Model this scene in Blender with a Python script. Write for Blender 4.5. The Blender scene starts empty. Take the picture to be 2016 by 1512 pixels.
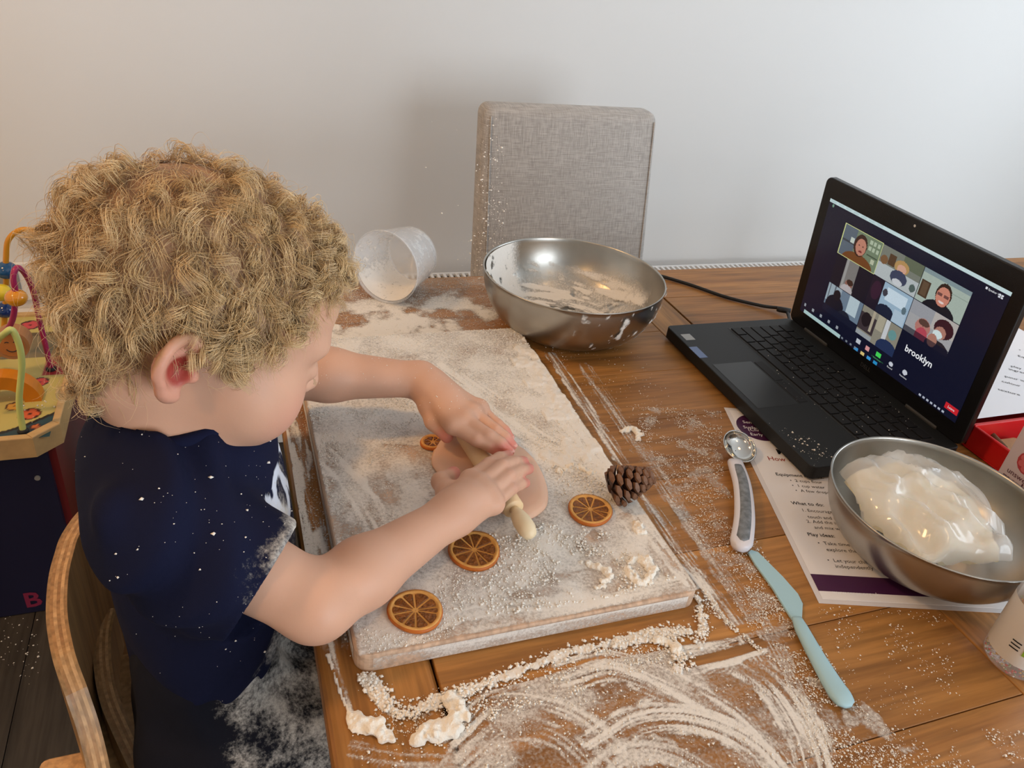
import bpy, bmesh, math, random
import numpy as np
from mathutils import Vector, Matrix

random.seed(7)
rng = np.random.default_rng(11)
SC = bpy.context.scene
C = SC.collection
PI = math.pi
TZ = 0.75                      # table top height
A = np.array

# ------------------------------------------------------------------ camera
FPX = 1514.0
CAMZ = TZ + 0.4734
RC = A([[0.94035213, -0.0790679, 0.3308869],
        [-0.3211824, -0.52698859, 0.7868449],
        [0.11215944, -0.84618632, -0.52095006]])     # columns: right, down, forward
cam_d = bpy.data.cameras.new('camera'); cam = bpy.data.objects.new('camera', cam_d)
C.objects.link(cam)
cam_d.sensor_width = 36.0; cam_d.lens = FPX / 2016.0 * 36.0
cam_d.clip_start = 0.02; cam_d.clip_end = 50
rt, dn, fw = RC[:, 0], RC[:, 1], RC[:, 2]
cam.matrix_world = Matrix(((rt[0], -dn[0], -fw[0], 0.0), (rt[1], -dn[1], -fw[1], 0.0),
                           (rt[2], -dn[2], -fw[2], CAMZ), (0, 0, 0, 1)))
SC.camera = cam

def px(x, y, h=0.0):
    """photo pixel -> point at height h above the table top"""
    d = RC @ A([x - 1008.0, y - 756.0, FPX]); t = (TZ + h - CAMZ) / d[2]
    return A([0, 0, CAMZ]) + d * t
def pxy(x, y, Y):
    """photo pixel -> point on the upright plane at depth Y"""
    d = RC @ A([x - 1008.0, y - 756.0, FPX]); return A([0, 0, CAMZ]) + d * (Y / d[1])

# ------------------------------------------------------------------ light and exposure
SC.view_settings.view_transform = 'Standard'; SC.view_settings.look = 'None'
SC.view_settings.gamma = 1.0; SC.view_settings.use_curve_mapping = False
SC.view_settings.exposure = 0.08
world = bpy.data.worlds.new('world'); SC.world = world; world.use_nodes = True
world.node_tree.nodes['Background'].inputs[0].default_value = (0.80, 0.90, 1.0, 1)
world.node_tree.nodes['Background'].inputs[1].default_value = 1.0
def area(name, loc, target, sx, sy, power, col):
    l = bpy.data.lights.new(name, 'AREA'); l.shape = 'RECTANGLE'; l.size = sx; l.size_y = sy
    l.energy = power; l.color = col
    o = bpy.data.objects.new(name, l); C.objects.link(o); o.location = loc
    o.rotation_euler = (Vector(target) - Vector(loc)).to_track_quat('-Z', 'Y').to_euler()
    return o
RX0, RX1, RY0, RYW, RH = -1.9, 2.6, -2.3, 1.72, 2.4      # the room
WX0, WX1, WZ0, WZ1 = 0.75, 2.35, 0.15, 2.1               # glazed patio door in the wall behind the camera
area('patio_daylight', ((WX0 + WX1) / 2, RY0 - 0.12, (WZ0 + WZ1) / 2), (0.7, 1.7, 0.9), 1.5, 1.85, 68, (0.84, 0.92, 1.0))
SY0_, SY1_, SZ0_, SZ1_ = 0.05, 1.25, 0.95, 2.0               # window in the right wall
area('window_daylight', (RX1 + 0.12, (SY0_ + SY1_) / 2, (SZ0_ + SZ1_) / 2), (0.9, 1.0, 0.8), 1.1, 1.0, 17, (0.80, 0.90, 1.0))

# ------------------------------------------------------------------ helpers
def tag(o, label=None, cat=None, group=None, kind=None):
    if label: o['label'] = label
    if cat: o['category'] = cat
    if group: o['group'] = group
    if kind: o['kind'] = kind
    return o
def empty(name, loc=(0, 0, 0), rz=0.0):
    o = bpy.data.objects.new(name, None); C.objects.link(o)
    o.location = tuple(float(v) for v in loc); o.rotation_euler = (0, 0, rz); o.empty_display_size = 0.05
    WORLD[o.name] = Matrix.Translation(o.location) @ Matrix.Rotation(rz, 4, 'Z')
    return o
WORLD = {}
def link(name, me, mat=None, parent=None, local=False):
    """vertices are in world coordinates (local=True: in the parent's coordinates)"""
    if mat is not None and not me.materials: me.materials.append(mat)
    o = bpy.data.objects.new(name, me); C.objects.link(o)
    if parent is not None:
        o.parent = parent
        if not local: o.matrix_parent_inverse = WORLD.get(parent.name, Matrix.Identity(4)).inverted()
    return o
def mesh(name, V, F, mat=None, parent=None, smooth=False):
    """V in WORLD coordinates unless the parent carries a transform (then local)"""
    me = bpy.data.meshes.new(name)
    V = np.asarray(V, dtype=np.float64)
    if isinstance(F, np.ndarray):
        nf, k = F.shape
        me.vertices.add(len(V)); me.vertices.foreach_set('co', V.astype(np.float32).ravel())
        me.loops.add(nf * k); me.loops.foreach_set('vertex_index', F.astype(np.int32).ravel())
        me.polygons.add(nf)
        me.polygons.foreach_set('loop_start', np.arange(0, nf * k, k, dtype=np.int32))
        me.update(calc_edges=True); me.validate()
    else:
        me.from_pydata(V.tolist(), [], F); me.update()
    if smooth: me.polygons.foreach_set('use_smooth', np.ones(len(me.polygons), dtype=bool))
    return link(name, me, mat, parent)
def bm_obj(name, bm, mat=None, parent=None, smooth=False):
    bmesh.ops.recalc_face_normals(bm, faces=bm.faces[:])
    me = bpy.data.meshes.new(name); bm.to_mesh(me); bm.free()
    if smooth:
        for p in me.polygons: p.use_smooth = True
    return link(name, me, mat, parent)
def attr_f(o, name, vals):
    a = o.data.attributes.new(name, 'FLOAT', 'POINT'); a.data.foreach_set('value', np.asarray(vals, np.float32).ravel())
def attr_c(o, name, cols):
    cols = np.asarray(cols, np.float32)
    if cols.shape[1] == 3: cols = np.concatenate([cols, np.ones((len(cols), 1), np.float32)], 1)
    a = o.data.attributes.new(name, 'FLOAT_COLOR', 'POINT'); a.data.foreach_set('color', cols.ravel())
def bx(bm, x0, x1, y0, y1, z0, z1, bev=0.0, seg=2, M=None):
    r = bmesh.ops.create_cube(bm, size=1.0); vs = r['verts']
    for v in vs:
        v.co = Vector(((x0 + x1) / 2 + v.co.x * (x1 - x0), (y0 + y1) / 2 + v.co.y * (y1 - y0), (z0 + z1) / 2 + v.co.z * (z1 - z0)))
    if bev > 0:
        es = list({e for v in vs for e in v.link_edges})
        r2 = bmesh.ops.bevel(bm, geom=es, offset=bev, segments=seg, affect='EDGES', profile=0.5)
        vs = [v for v in {v for f in r2['faces'] for v in f.verts}] if M is not None else vs
    return vs
def box(name, x0, x1, y0, y1, z0, z1, mat, parent=None, bev=0.0, seg=2, smooth=False):
    bm = bmesh.new(); bx(bm, x0, x1, y0, y1, z0, z1, bev, seg); return bm_obj(name, bm, mat, parent, smooth)
def lathe(prof, n=48, center=(0, 0, 0), close=False):
    prof = A(prof, float); m = len(prof); a = np.linspace(0, 2 * PI, n, endpoint=False)
    V = np.zeros((m, n, 3)); V[:, :, 0] = prof[:, 0:1] * np.cos(a); V[:, :, 1] = prof[:, 0:1] * np.sin(a); V[:, :, 2] = prof[:, 1:2]
    V = V.reshape(-1, 3) + A(center, float)
    i, j = np.meshgrid(np.arange(m - 1 if not close else m), np.arange(n), indexing='ij')
    i2 = (i + 1) % m; j2 = (j + 1) % n
    F = np.stack([i * n + j, i * n + j2, i2 * n + j2, i2 * n + j], -1).reshape(-1, 4)
    return V, F
def tube(pts, rad, n=8, caps=True):
    P = A(pts, float); m = len(P); rad = np.broadcast_to(A(rad, float), (m,))
    T = np.gradient(P, axis=0); T /= np.linalg.norm(T, axis=1)[:, None] + 1e-12
    up = A([0, 0, 1.0]) if abs(T[0, 2]) < 0.9 else A([1.0, 0, 0])
    N = np.zeros_like(P); N[0] = np.cross(T[0], up); N[0] /= np.linalg.norm(N[0])
    for k in range(1, m):
        v = N[k - 1] - T[k] * (N[k - 1] @ T[k]); N[k] = v / (np.linalg.norm(v) + 1e-12)
    B = np.cross(T, N); a = np.linspace(0, 2 * PI, n, endpoint=False)
    V = P[:, None] + rad[:, None, None] * (np.cos(a)[None, :, None] * N[:, None] + np.sin(a)[None, :, None] * B[:, None])
    V = V.reshape(-1, 3)
    F = [(k * n + j, k * n + (j + 1) % n, (k + 1) * n + (j + 1) % n, (k + 1) * n + j) for k in range(m - 1) for j in range(n)]
    if caps: F += [tuple(range(n))[::-1], tuple((m - 1) * n + j for j in range(n))]
    return V, F
def spline(pts, n):
    """Catmull-Rom through pts"""
    P = A(pts, float); P = np.concatenate([[2 * P[0] - P[1]], P, [2 * P[-1] - P[-2]]])
    t = np.linspace(0, len(P) - 3 - 1e-6, n); i = t.astype(int); u = (t - i)[:, None]
    p0, p1, p2, p3 = P[i], P[i + 1], P[i + 2], P[i + 3]
    return 0.5 * (2 * p1 + (p2 - p0) * u + (2 * p0 - 5 * p1 + 4 * p2 - p3) * u ** 2 + (3 * p1 - p0 - 3 * p2 + p3) * u ** 3)
def prism(poly, z0, z1, bev=0.0, seg=2):
    bm = bmesh.new(); vs = [bm.verts.new((p[0], p[1], z0)) for p in poly]; f = bm.faces.new(vs)
    r = bmesh.ops.extrude_face_region(bm, geom=[f])
    for v in r['geom']:
        if isinstance(v, bmesh.types.BMVert): v.co.z = z1
    bmesh.ops.recalc_face_normals(bm, faces=bm.faces[:])
    if bev > 0:
        es = [e for e in bm.edges if abs(e.verts[0].co.z - e.verts[1].co.z) < 1e-9 and e.verts[0].co.z > (z0 + z1) / 2]
        bmesh.ops.bevel(bm, geom=es, offset=bev, segments=seg, affect='EDGES', profile=0.5)
    return bm
def text_mesh(name, txt, size, M, mat, parent, extrude=0.0, align='LEFT', bold=0.0, res=2):
    cu = bpy.data.curves.new(name, 'FONT'); cu.body = txt; cu.size = size; cu.align_x = align; cu.resolution_u = res
    cu.extrude = extrude; cu.offset = bold
    o = bpy.data.objects.new(name, cu); C.objects.link(o)
    dg = bpy.context.evaluated_depsgraph_get(); me = bpy.data.meshes.new_from_object(o.evaluated_get(dg))
    bpy.data.objects.remove(o); bpy.data.curves.remove(cu)
    me.transform(M); me.materials.clear()
    return link(name, me, mat, parent)
def smoothstep(a, b, x):
    t = np.clip((x - a) / (b - a), 0, 1); return t * t * (3 - 2 * t)
def hsh(ix, iy, iz, seed):
    n = (ix.astype(np.int64) * 374761393 + iy.astype(np.int64) * 668265263 + iz.astype(np.int64) * 2147483647 + seed * 974711) & 0xffffffff
    n = ((n ^ (n >> 13)) * 1274126177) & 0xffffffff; n = ((n ^ (n >> 16)) * 2246822519) & 0xffffffff
    return ((n ^ (n >> 15)) & 0xffffff) / float(0xffffff)
def vn2(x, y, seed=0):
    x = np.asarray(x, float); y = np.asarray(y, float)
    ix = np.floor(x); iy = np.floor(y); u = x - ix; v = y - iy; u = u * u * (3 - 2 * u); v = v * v * (3 - 2 * v); z = np.zeros_like(ix)
    return ((hsh(ix, iy, z, seed) * (1 - u) + hsh(ix + 1, iy, z, seed) * u) * (1 - v) + (hsh(ix, iy + 1, z, seed) * (1 - u) + hsh(ix + 1, iy + 1, z, seed) * u) * v)
def fbm2(x, y, o=4, seed=0):
    s = 0; a = 0.5; t = 0
    for k in range(o): s = s + a * vn2(x, y, seed + k); t += a; x = x * 2.03 + 3.7; y = y * 2.03 + 1.3; a *= 0.5
    return s / t
def vn3(p, seed=0):
    i = np.floor(p); f = p - i; f = f * f * (3 - 2 * f); r = 0
    for a in (0, 1):
        for b in (0, 1):
            for c in (0, 1):
                w = (f[..., 0] if a else 1 - f[..., 0]) * (f[..., 1] if b else 1 - f[..., 1]) * (f[..., 2] if c else 1 - f[..., 2])
                r = r + w * hsh(i[..., 0] + a, i[..., 1] + b, i[..., 2] + c, seed)
    return r

# ------------------------------------------------------------------ materials
def new_mat(name):
    m = bpy.data.materials.new(name); m.use_nodes = True
    nt = m.node_tree; return m, nt, nt.nodes['Principled BSDF']
def plain(name, col, rough=0.5, metal=0.0, spec=0.5, emit=None, es=0.0, sub=0.0, trans=0.0, ior=1.45, coat=0.0, alpha=1.0, noise=0.0, nscale=40.0, bump=0.0, bscale=300.0):
    m, nt, b = new_mat(name)
    b.inputs['Base Color'].default_value = (*col, 1); b.inputs['Roughness'].default_value = rough
    b.inputs['Metallic'].default_value = metal; b.inputs['Specular IOR Level'].default_value = spec
    b.inputs['IOR'].default_value = ior; b.inputs['Transmission Weight'].default_value = trans
    b.inputs['Coat Weight'].default_value = coat; b.inputs['Alpha'].default_value = alpha
    if sub: b.inputs['Subsurface Weight'].default_value = sub; b.inputs['Subsurface Scale'].default_value = 0.006
    if emit: b.inputs['Emission Color'].default_value = (*emit, 1); b.inputs['Emission Strength'].default_value = es
    if noise or bump:
        tc = nt.nodes.new('ShaderNodeTexCoord'); n = nt.nodes.new('ShaderNodeTexNoise')
        n.inputs['Scale'].default_value = nscale; n.inputs['Detail'].default_value = 6
        nt.links.new(tc.outputs['Object'], n.inputs['Vector'])
        if noise:
            mx = nt.nodes.new('ShaderNodeMix'); mx.data_type = 'RGBA'; mx.blend_type = 'MULTIPLY'
            mx.inputs['Factor'].default_value = 1.0; mx.inputs[6].default_value = (*col, 1)
            cr = nt.nodes.new('ShaderNodeMapRange'); cr.inputs[1].default_value = 0.3; cr.inputs[2].default_value = 0.7
            cr.inputs[3].default_value = 1 - noise; cr.inputs[4].default_value = 1 + noise * 0.4
            nt.links.new(n.outputs['Fac'], cr.inputs[0]); nt.links.new(cr.outputs[0], mx.inputs[7]); nt.links.new(mx.outputs[2], b.inputs['Base Color'])
        if bump:
            n2 = nt.nodes.new('ShaderNodeTexNoise'); n2.inputs['Scale'].default_value = bscale; n2.inputs['Detail'].default_value = 4
            nt.links.new(tc.outputs['Object'], n2.inputs['Vector'])
            bp = nt.nodes.new('ShaderNodeBump'); bp.inputs['Strength'].default_value = bump; bp.inputs['Distance'].default_value = 0.002
            nt.links.new(n2.outputs['Fac'], bp.inputs['Height']); nt.links.new(bp.outputs[0], b.inputs['Normal'])
    return m
def wood(name, c1, c2, axis='X', scale=1.0, rough=0.42, rand=0.25, coords='Object', bump=0.15):
    """straight grain running along an axis, tone varied per object"""
    m, nt, b = new_mat(name); N = nt.nodes.new; L = nt.links.new
    tc = N('ShaderNodeTexCoord'); mp = N('ShaderNodeMapping'); oi = N('ShaderNodeObjectInfo')
    s = {'X': (2.2, 34, 34), 'Y': (34, 2.2, 34), 'Z': (34, 34, 2.2)}[axis]
    mp.inputs['Scale'].default_value = tuple(v * scale for v in s)
    L(tc.outputs[coords], mp.inputs['Vector'])
    off = N('ShaderNodeVectorMath'); off.operation = 'ADD'
    vm = N('ShaderNodeVectorMath'); vm.operation = 'SCALE'; vm.inputs[0].default_value = (13, 7, 5)
    ml = N('ShaderNodeMath'); ml.operation = 'MULTIPLY'; ml.inputs[1].default_value = 9.0
    L(oi.outputs['Random'], ml.inputs[0]); L(ml.outputs[0], vm.inputs['Scale']); L(mp.outputs[0], off.inputs[0]); L(vm.outputs[0], off.inputs[1])
    n1 = N('ShaderNodeTexNoise'); n1.inputs['Scale'].default_value = 1.0; n1.inputs['Detail'].default_value = 7; n1.inputs['Roughness'].default_value = 0.62; n1.inputs['Distortion'].default_value = 0.6
    L(off.outputs[0], n1.inputs['Vector'])
    n2 = N('ShaderNodeTexNoise'); n2.inputs['Scale'].default_value = 5.5; n2.inputs['Detail'].default_value = 4
    L(off.outputs[0], n2.inputs['Vector'])
    cr = N('ShaderNodeValToRGB'); cr.color_ramp.elements[0].position = 0.34; cr.color_ramp.elements[0].color = (*c2, 1)
    cr.color_ramp.elements[1].position = 0.66; cr.color_ramp.elements[1].color = (*c1, 1)
    L(n1.outputs['Fac'], cr.inputs[0])
    mx = N('ShaderNodeMix'); mx.data_type = 'RGBA'; mx.blend_type = 'MULTIPLY'; mx.inputs['Factor'].default_value = 1.0
    mr = N('ShaderNodeMapRange'); mr.inputs[1].default_value = 0.35; mr.inputs[2].default_value = 0.6; mr.inputs[3].default_value = 0.72; mr.inputs[4].default_value = 1.05
    L(n2.outputs['Fac'], mr.inputs[0]); L(cr.outputs[0], mx.inputs[6]); L(mr.outputs[0], mx.inputs[7])
    hv = N('ShaderNodeHueSaturation'); mr2 = N('ShaderNodeMapRange'); mr2.inputs[3].default_value = 1 - rand; mr2.inputs[4].default_value = 1 + rand * 0.6
    L(oi.outputs['Random'], mr2.inputs[0]); L(mr2.outputs[0], hv.inputs['Value']); L(mx.outputs[2], hv.inputs['Color'])
    L(hv.outputs[0], b.inputs['Base Color']); b.inputs['Roughness'].default_value = rough; b.inputs['Specular IOR Level'].default_value = 0.3
    bp = N('ShaderNodeBump'); bp.inputs['Strength'].default_value = bump; bp.inputs['Distance'].default_value = 0.001
    L(n2.outputs['Fac'], bp.inputs['Height']); L(bp.outputs[0], b.inputs['Normal'])
    return m
def attr_mat(name, attr='col', rough=0.6, sub=0.0, emit=0.0, spec=0.5, bump=0.0, bscale=400):
    m, nt, b = new_mat(name); at = nt.nodes.new('ShaderNodeAttribute'); at.attribute_name = attr
    nt.links.new(at.outputs['Color'], b.inputs['Base Color']); b.inputs['Roughness'].default_value = rough
    b.inputs['Specular IOR Level'].default_value = spec
    if sub:
        b.inputs['Subsurface Weight'].default_value = sub; b.inputs['Subsurface Radius'].default_value = (1.0, 0.35, 0.2); b.inputs['Subsurface Scale'].default_value = 0.004
    if emit: nt.links.new(at.outputs['Color'], b.inputs['Emission Color']); b.inputs['Emission Strength'].default_value = emit
    if bump:
        tc = nt.nodes.new('ShaderNodeTexCoord'); n = nt.nodes.new('ShaderNodeTexNoise'); n.inputs['Scale'].default_value = bscale; n.inputs['Detail'].default_value = 3
        nt.links.new(tc.outputs['Object'], n.inputs['Vector']); bp = nt.nodes.new('ShaderNodeBump'); bp.inputs['Strength'].default_value = bump; bp.inputs['Distance'].default_value = 0.001
        nt.links.new(n.outputs['Fac'], bp.inputs['Height']); nt.links.new(bp.outputs[0], b.inputs['Normal'])
    return m
def film_mat(name, col):
    """flour film: covers where its own density attribute is high, broken up by fine grain"""
    m, nt, b = new_mat(name); N = nt.nodes.new; L = nt.links.new
    at = N('ShaderNodeAttribute'); at.attribute_name = 'den'
    tc = N('ShaderNodeTexCoord'); n = N('ShaderNodeTexNoise'); n.inputs['Scale'].default_value = 420; n.inputs['Detail'].default_value = 5; n.inputs['Roughness'].default_value = 0.7
    L(tc.outputs['Object'], n.inputs['Vector'])
    s = N('ShaderNodeMath'); s.operation = 'SUBTRACT'; s.inputs[1].default_value = 0.5; L(n.outputs['Fac'], s.inputs[0])
    s2 = N('ShaderNodeMath'); s2.operation = 'MULTIPLY'; s2.inputs[1].default_value = 0.9; L(s.outputs[0], s2.inputs[0])
    ad = N('ShaderNodeMath'); ad.operation = 'ADD'; L(at.outputs['Fac'], ad.inputs[0]); L(s2.outputs[0], ad.inputs[1])
    mr = N('ShaderNodeMapRange'); mr.interpolation_type = 'SMOOTHSTEP'; mr.inputs[1].default_value = 0.18; mr.inputs[2].default_value = 0.85
    L(ad.outputs[0], mr.inputs[0]); L(mr.outputs[0], b.inputs['Alpha'])
    b.inputs['Base Color'].default_value = (*col, 1); b.inputs['Roughness'].default_value = 1.0; b.inputs['Specular IOR Level'].default_value = 0.1
    bp = N('ShaderNodeBump'); bp.inputs['Strength'].default_value = 0.5; bp.inputs['Distance'].default_value = 0.0015
    L(n.outputs['Fac'], bp.inputs['Height']); L(bp.outputs[0], b.inputs['Normal'])
    return m

FLOUR = (0.79, 0.755, 0.70)
M = {}
M['wall'] = plain('wall_paint', (0.72, 0.71, 0.69), 0.9, spec=0.2, bump=0.03, bscale=900)
M['ceil'] = plain('ceiling_paint', (0.8, 0.79, 0.77), 0.95)
M['white_paint'] = plain('white_gloss_paint', (0.78, 0.78, 0.77), 0.35)
M['oakX'] = wood('oak_along_table', (0.44, 0.205, 0.055), (0.24, 0.098, 0.022), 'X', rand=0.22)
M['oakY'] = wood('oak_across_table', (0.44, 0.205, 0.055), (0.24, 0.098, 0.022), 'Y', rand=0.2)
M['board'] = wood('board_wood', (0.64, 0.46, 0.33), (0.52, 0.35, 0.24), 'Y', rough=0.6, rand=0.0)
M['flour'] = plain('flour', FLOUR, 1.0, spec=0.1, bump=0.5, bscale=700)
M['film'] = film_mat('flour_film', FLOUR)
M['crumb'] = plain('flour_crumb', (0.84, 0.80, 0.73), 1.0, spec=0.1)
M['clump'] = plain('flour_clump', (0.84, 0.79, 0.70), 0.95, spec=0.1, bump=0.9, bscale=350)
M['steel'] = plain('brushed_steel', (0.46, 0.44, 0.40), 0.32, metal=1.0, noise=0.12, nscale=25, bump=0.02, bscale=200)
M['shiny'] = plain('polished_steel', (0.68, 0.66, 0.62), 0.1, metal=1.0)
M['black_plastic'] = plain('black_plastic', (0.012, 0.013, 0.014), 0.5, spec=0.35, bump=0.05, bscale=900)
M['lid_black'] = plain('screen_bezel', (0.006, 0.006, 0.007), 0.25)
M['key'] = plain('key_plastic', (0.010, 0.010, 0.011), 0.55, spec=0.3)
M['black'] = plain('black_ink', (0.01, 0.01, 0.012), 0.6)
M['white'] = plain('white_ink', (0.8, 0.8, 0.8), 0.6)
M['paper'] = plain('paper', (0.74, 0.70, 0.68), 0.35)
M['paper_w'] = plain('bright_paper', (0.82, 0.83, 0.88), 0.6)
M['purple'] = plain('purple_ink', (0.055, 0.012, 0.05), 0.35)
M['redink'] = plain('dark_red_ink', (0.30, 0.04, 0.02), 0.5)
M['dough'] = plain('dough', (0.74, 0.47, 0.33), 0.45, sub=0.15, bump=0.12, bscale=60)
M['pin'] = plain('pale_wood', (0.80, 0.58, 0.33), 0.45, noise=0.12, nscale=30)
M['knife'] = plain('light_blue_plastic', (0.36, 0.56, 0.63), 0.5)
M['red'] = plain('red_plastic', (0.55, 0.010, 0.012), 0.3)
M['linen'] = None
M['greywhite'] = plain('white_handle', (0.66, 0.65, 0.70), 0.4)
M['grip'] = plain('grey_rubber', (0.20, 0.22, 0.24), 0.6, noise=0.5, nscale=150)

# ================================================================== the room
def lin_fabric():
    m, nt, b = new_mat('linen_fabric'); N = nt.nodes.new; L = nt.links.new
    tc = N('ShaderNodeTexCoord')
    fac = None
    outs = []
    for sc_ in ((900, 30, 60), (40, 40, 900)):
        mp = N('ShaderNodeMapping'); mp.inputs['Scale'].default_value = sc_; L(tc.outputs['Object'], mp.inputs['Vector'])
        n = N('ShaderNodeTexNoise'); n.inputs['Scale'].default_value = 1.0; n.inputs['Detail'].default_value = 3; L(mp.outputs[0], n.inputs['Vector']); outs.append(n)
    ad = N('ShaderNodeMath'); ad.operation = 'ADD'; L(outs[0].outputs['Fac'], ad.inputs[0]); L(outs[1].outputs['Fac'], ad.inputs[1])
    cr = N('ShaderNodeValToRGB'); cr.color_ramp.elements[0].position = 0.40; cr.color_ramp.elements[0].color = (0.31, 0.285, 0.26, 1)
    cr.color_ramp.elements[1].position = 0.62; cr.color_ramp.elements[1].color = (0.49, 0.455, 0.42, 1)
    hf = N('ShaderNodeMath'); hf.operation = 'MULTIPLY'; hf.inputs[1].default_value = 0.5; L(ad.outputs[0], hf.inputs[0]); L(hf.outputs[0], cr.inputs[0])
    L(cr.outputs[0], b.inputs['Base Color']); b.inputs['Roughness'].default_value = 0.95; b.inputs['Sheen Weight'].default_value = 0.2
    bp = N('ShaderNodeBump'); bp.inputs['Strength'].default_value = 0.35; bp.inputs['Distance'].default_value = 0.001; L(ad.outputs[0], bp.inputs['Height']); L(bp.outputs[0], b.inputs['Normal'])
    return m
M['linen'] = lin_fabric()
M['floor'] = wood('dark_floor', (0.050, 0.043, 0.037), (0.028, 0.024, 0.021), 'Y', 0.8, rough=0.5, rand=0.15)

floor = box('floor', RX0, RX1, RY0, RYW, -0.05, -0.004, plain('floor_base', (0.02, 0.018, 0.016), 0.8)); tag(floor, kind='structure')
x = RX0; k = 0
while x < RX1 - 0.01:
    w = min(0.15, RX1 - x); cuts = [RY0, RY0 + 1.1 + (k % 3) * 0.5, RYW]
    for a, b_ in zip(cuts[:-1], cuts[1:]):
        o = box('plank', x + 0.0008, x + w - 0.0008, a + 0.0008, b_ - 0.0008, -0.004, 0.0, M['floor'], floor)
    x += w; k += 1
tag(box('ceiling', RX0, RX1, RY0, RYW, RH, RH + 0.05, M['ceil']), kind='structure')
tag(box('wall_back', RX0 - 0.1, RX1 + 0.1, RYW, RYW + 0.1, -0.05, RH + 0.05, M['wall']), kind='structure')
tag(box('wall_left', RX0 - 0.1, RX0, RY0, RYW, -0.05, RH + 0.05, M['wall']), kind='structure')
bm = bmesh.new()
bx(bm, RX1, RX1 + 0.1, RY0, SY0_, -0.05, RH + 0.05); bx(bm, RX1, RX1 + 0.1, SY1_, RYW, -0.05, RH + 0.05)
bx(bm, RX1, RX1 + 0.1, SY0_, SY1_, -0.05, SZ0_); bx(bm, RX1, RX1 + 0.1, SY0_, SY1_, SZ1_, RH + 0.05)
tag(bm_obj('wall_right', bm, M['wall']), kind='structure')
bm = bmesh.new()
for (a, b_, c, d) in ((SY0_, SY1_, SZ0_, SZ0_ + 0.05), (SY0_, SY1_, SZ1_ - 0.05, SZ1_), (SY0_, SY0_ + 0.05, SZ0_ + 0.05, SZ1_ - 0.05), (SY1_ - 0.05, SY1_, SZ0_ + 0.05, SZ1_ - 0.05)):
    bx(bm, RX1 + 0.02, RX1 + 0.07, a, b_, c, d, 0.004)
tag(bm_obj('window_2', bm, M['white_paint']), kind='structure')
bm = bmesh.new()
bx(bm, RX0 - 0.1, WX0, RY0 - 0.1, RY0, -0.05, RH + 0.05); bx(bm, WX1, RX1 + 0.1, RY0 - 0.1, RY0, -0.05, RH + 0.05)
bx(bm, WX0, WX1, RY0 - 0.1, RY0, -0.05, WZ0); bx(bm, WX0, WX1, RY0 - 0.1, RY0, WZ1, RH + 0.05)
tag(bm_obj('wall_front', bm, M['wall']), kind='structure')
bm = bmesh.new()
for (a, b_, c, d) in ((WX0, WX1, WZ0, WZ0 + 0.05), (WX0, WX1, WZ1 - 0.05, WZ1), (WX0, WX0 + 0.05, WZ0 + 0.05, WZ1 - 0.05), (WX1 - 0.05, WX1, WZ0 + 0.05, WZ1 - 0.05), ((WX0 + WX1) / 2 - 0.03, (WX0 + WX1) / 2 + 0.03, WZ0 + 0.05, WZ1 - 0.05)):
    bx(bm, a, b_, RY0 - 0.07, RY0 - 0.02, c, d, 0.004)
tag(bm_obj('window_1', bm, M['white_paint']), kind='structure')
# boxed-in pipe run along the foot of the back wall
tag(box('trim_1', RX0, 0.12, RYW - 0.055, RYW, 0.0, 0.385, M['white_paint'], None, 0.003), kind='structure')
tag(box('baseboard_back', 0.12, RX1, RYW - 0.02, RYW, 0.0, 0.12, M['white_paint'], None, 0.004), kind='structure')

# radiator with slatted top grille
rad = empty('radiator', (1.05, RYW - 0.06, 0.10)); tag(rad, 'low white radiator with slatted top grille on the wall behind the oak table', 'radiator')
rx0, rx1, rz1, ry0, ry1 = 0.30, 1.78, 0.452, RYW - 0.135, RYW - 0.025
box('front_panel', rx0, rx1, ry0, ry0 + 0.012, 0.10, rz1 - 0.004, M['white_paint'], rad, 0.003)
box('back_panel', rx0, rx1, ry1 - 0.012, ry1, 0.10, rz1 - 0.004, M['white_paint'], rad, 0.003)
box('side_panel', rx0 - 0.002, rx0 + 0.004, ry0, ry1, 0.10, rz1, M['white_paint'], rad); box('side_panel', rx1 - 0.004, rx1 + 0.002, ry0, ry1, 0.10, rz1, M['white_paint'], rad)
box('core', rx0 + 0.01, rx1 - 0.01, ry0 + 0.03, ry1 - 0.03, 0.12, rz1 - 0.03, plain('radiator_dark', (0.10, 0.09, 0.08), 0.8), rad)
sl = None; n = 92
for k in range(n):
    xx = rx0 + 0.012 + (rx1 - rx0 - 0.024) * k / (n - 1)
    if sl is None:
        bm = bmesh.new(); bx(bm, -0.0032, 0.0032, ry0 + 0.012, ry1 - 0.012, rz1 - 0.012, rz1, 0.0); 
        sl = bm_obj('slat', bm, M['white_paint'], rad); o = sl
    else:
        o = sl.copy(); C.objects.link(o)
    o.location.x = xx
for zz in (ry0 + 0.010, ry1 - 0.018): box('grille_rail', rx0, rx1, zz, zz + 0.006, rz1 - 0.006, rz1 + 0.001, M['white_paint'], rad)

# double wall socket
sp = pxy(52, 552, RYW)
so = empty('power_socket', (sp[0], RYW, sp[2])); tag(so, 'double wall socket with grey switches low on the wall behind the activity cube', 'socket')
box('plate', sp[0] - 0.073, sp[0] + 0.073, RYW - 0.008, RYW, sp[2] - 0.043, sp[2] + 0.043, M['white_paint'], so, 0.003)
for dx in (-0.036, 0.036): box('socket_face', sp[0] + dx - 0.026, sp[0] + dx + 0.026, RYW - 0.011, RYW - 0.007, sp[2] - 0.030, sp[2] + 0.022, plain('brushed_grey', (0.28, 0.28, 0.27), 0.4), so, 0.002)

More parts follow.
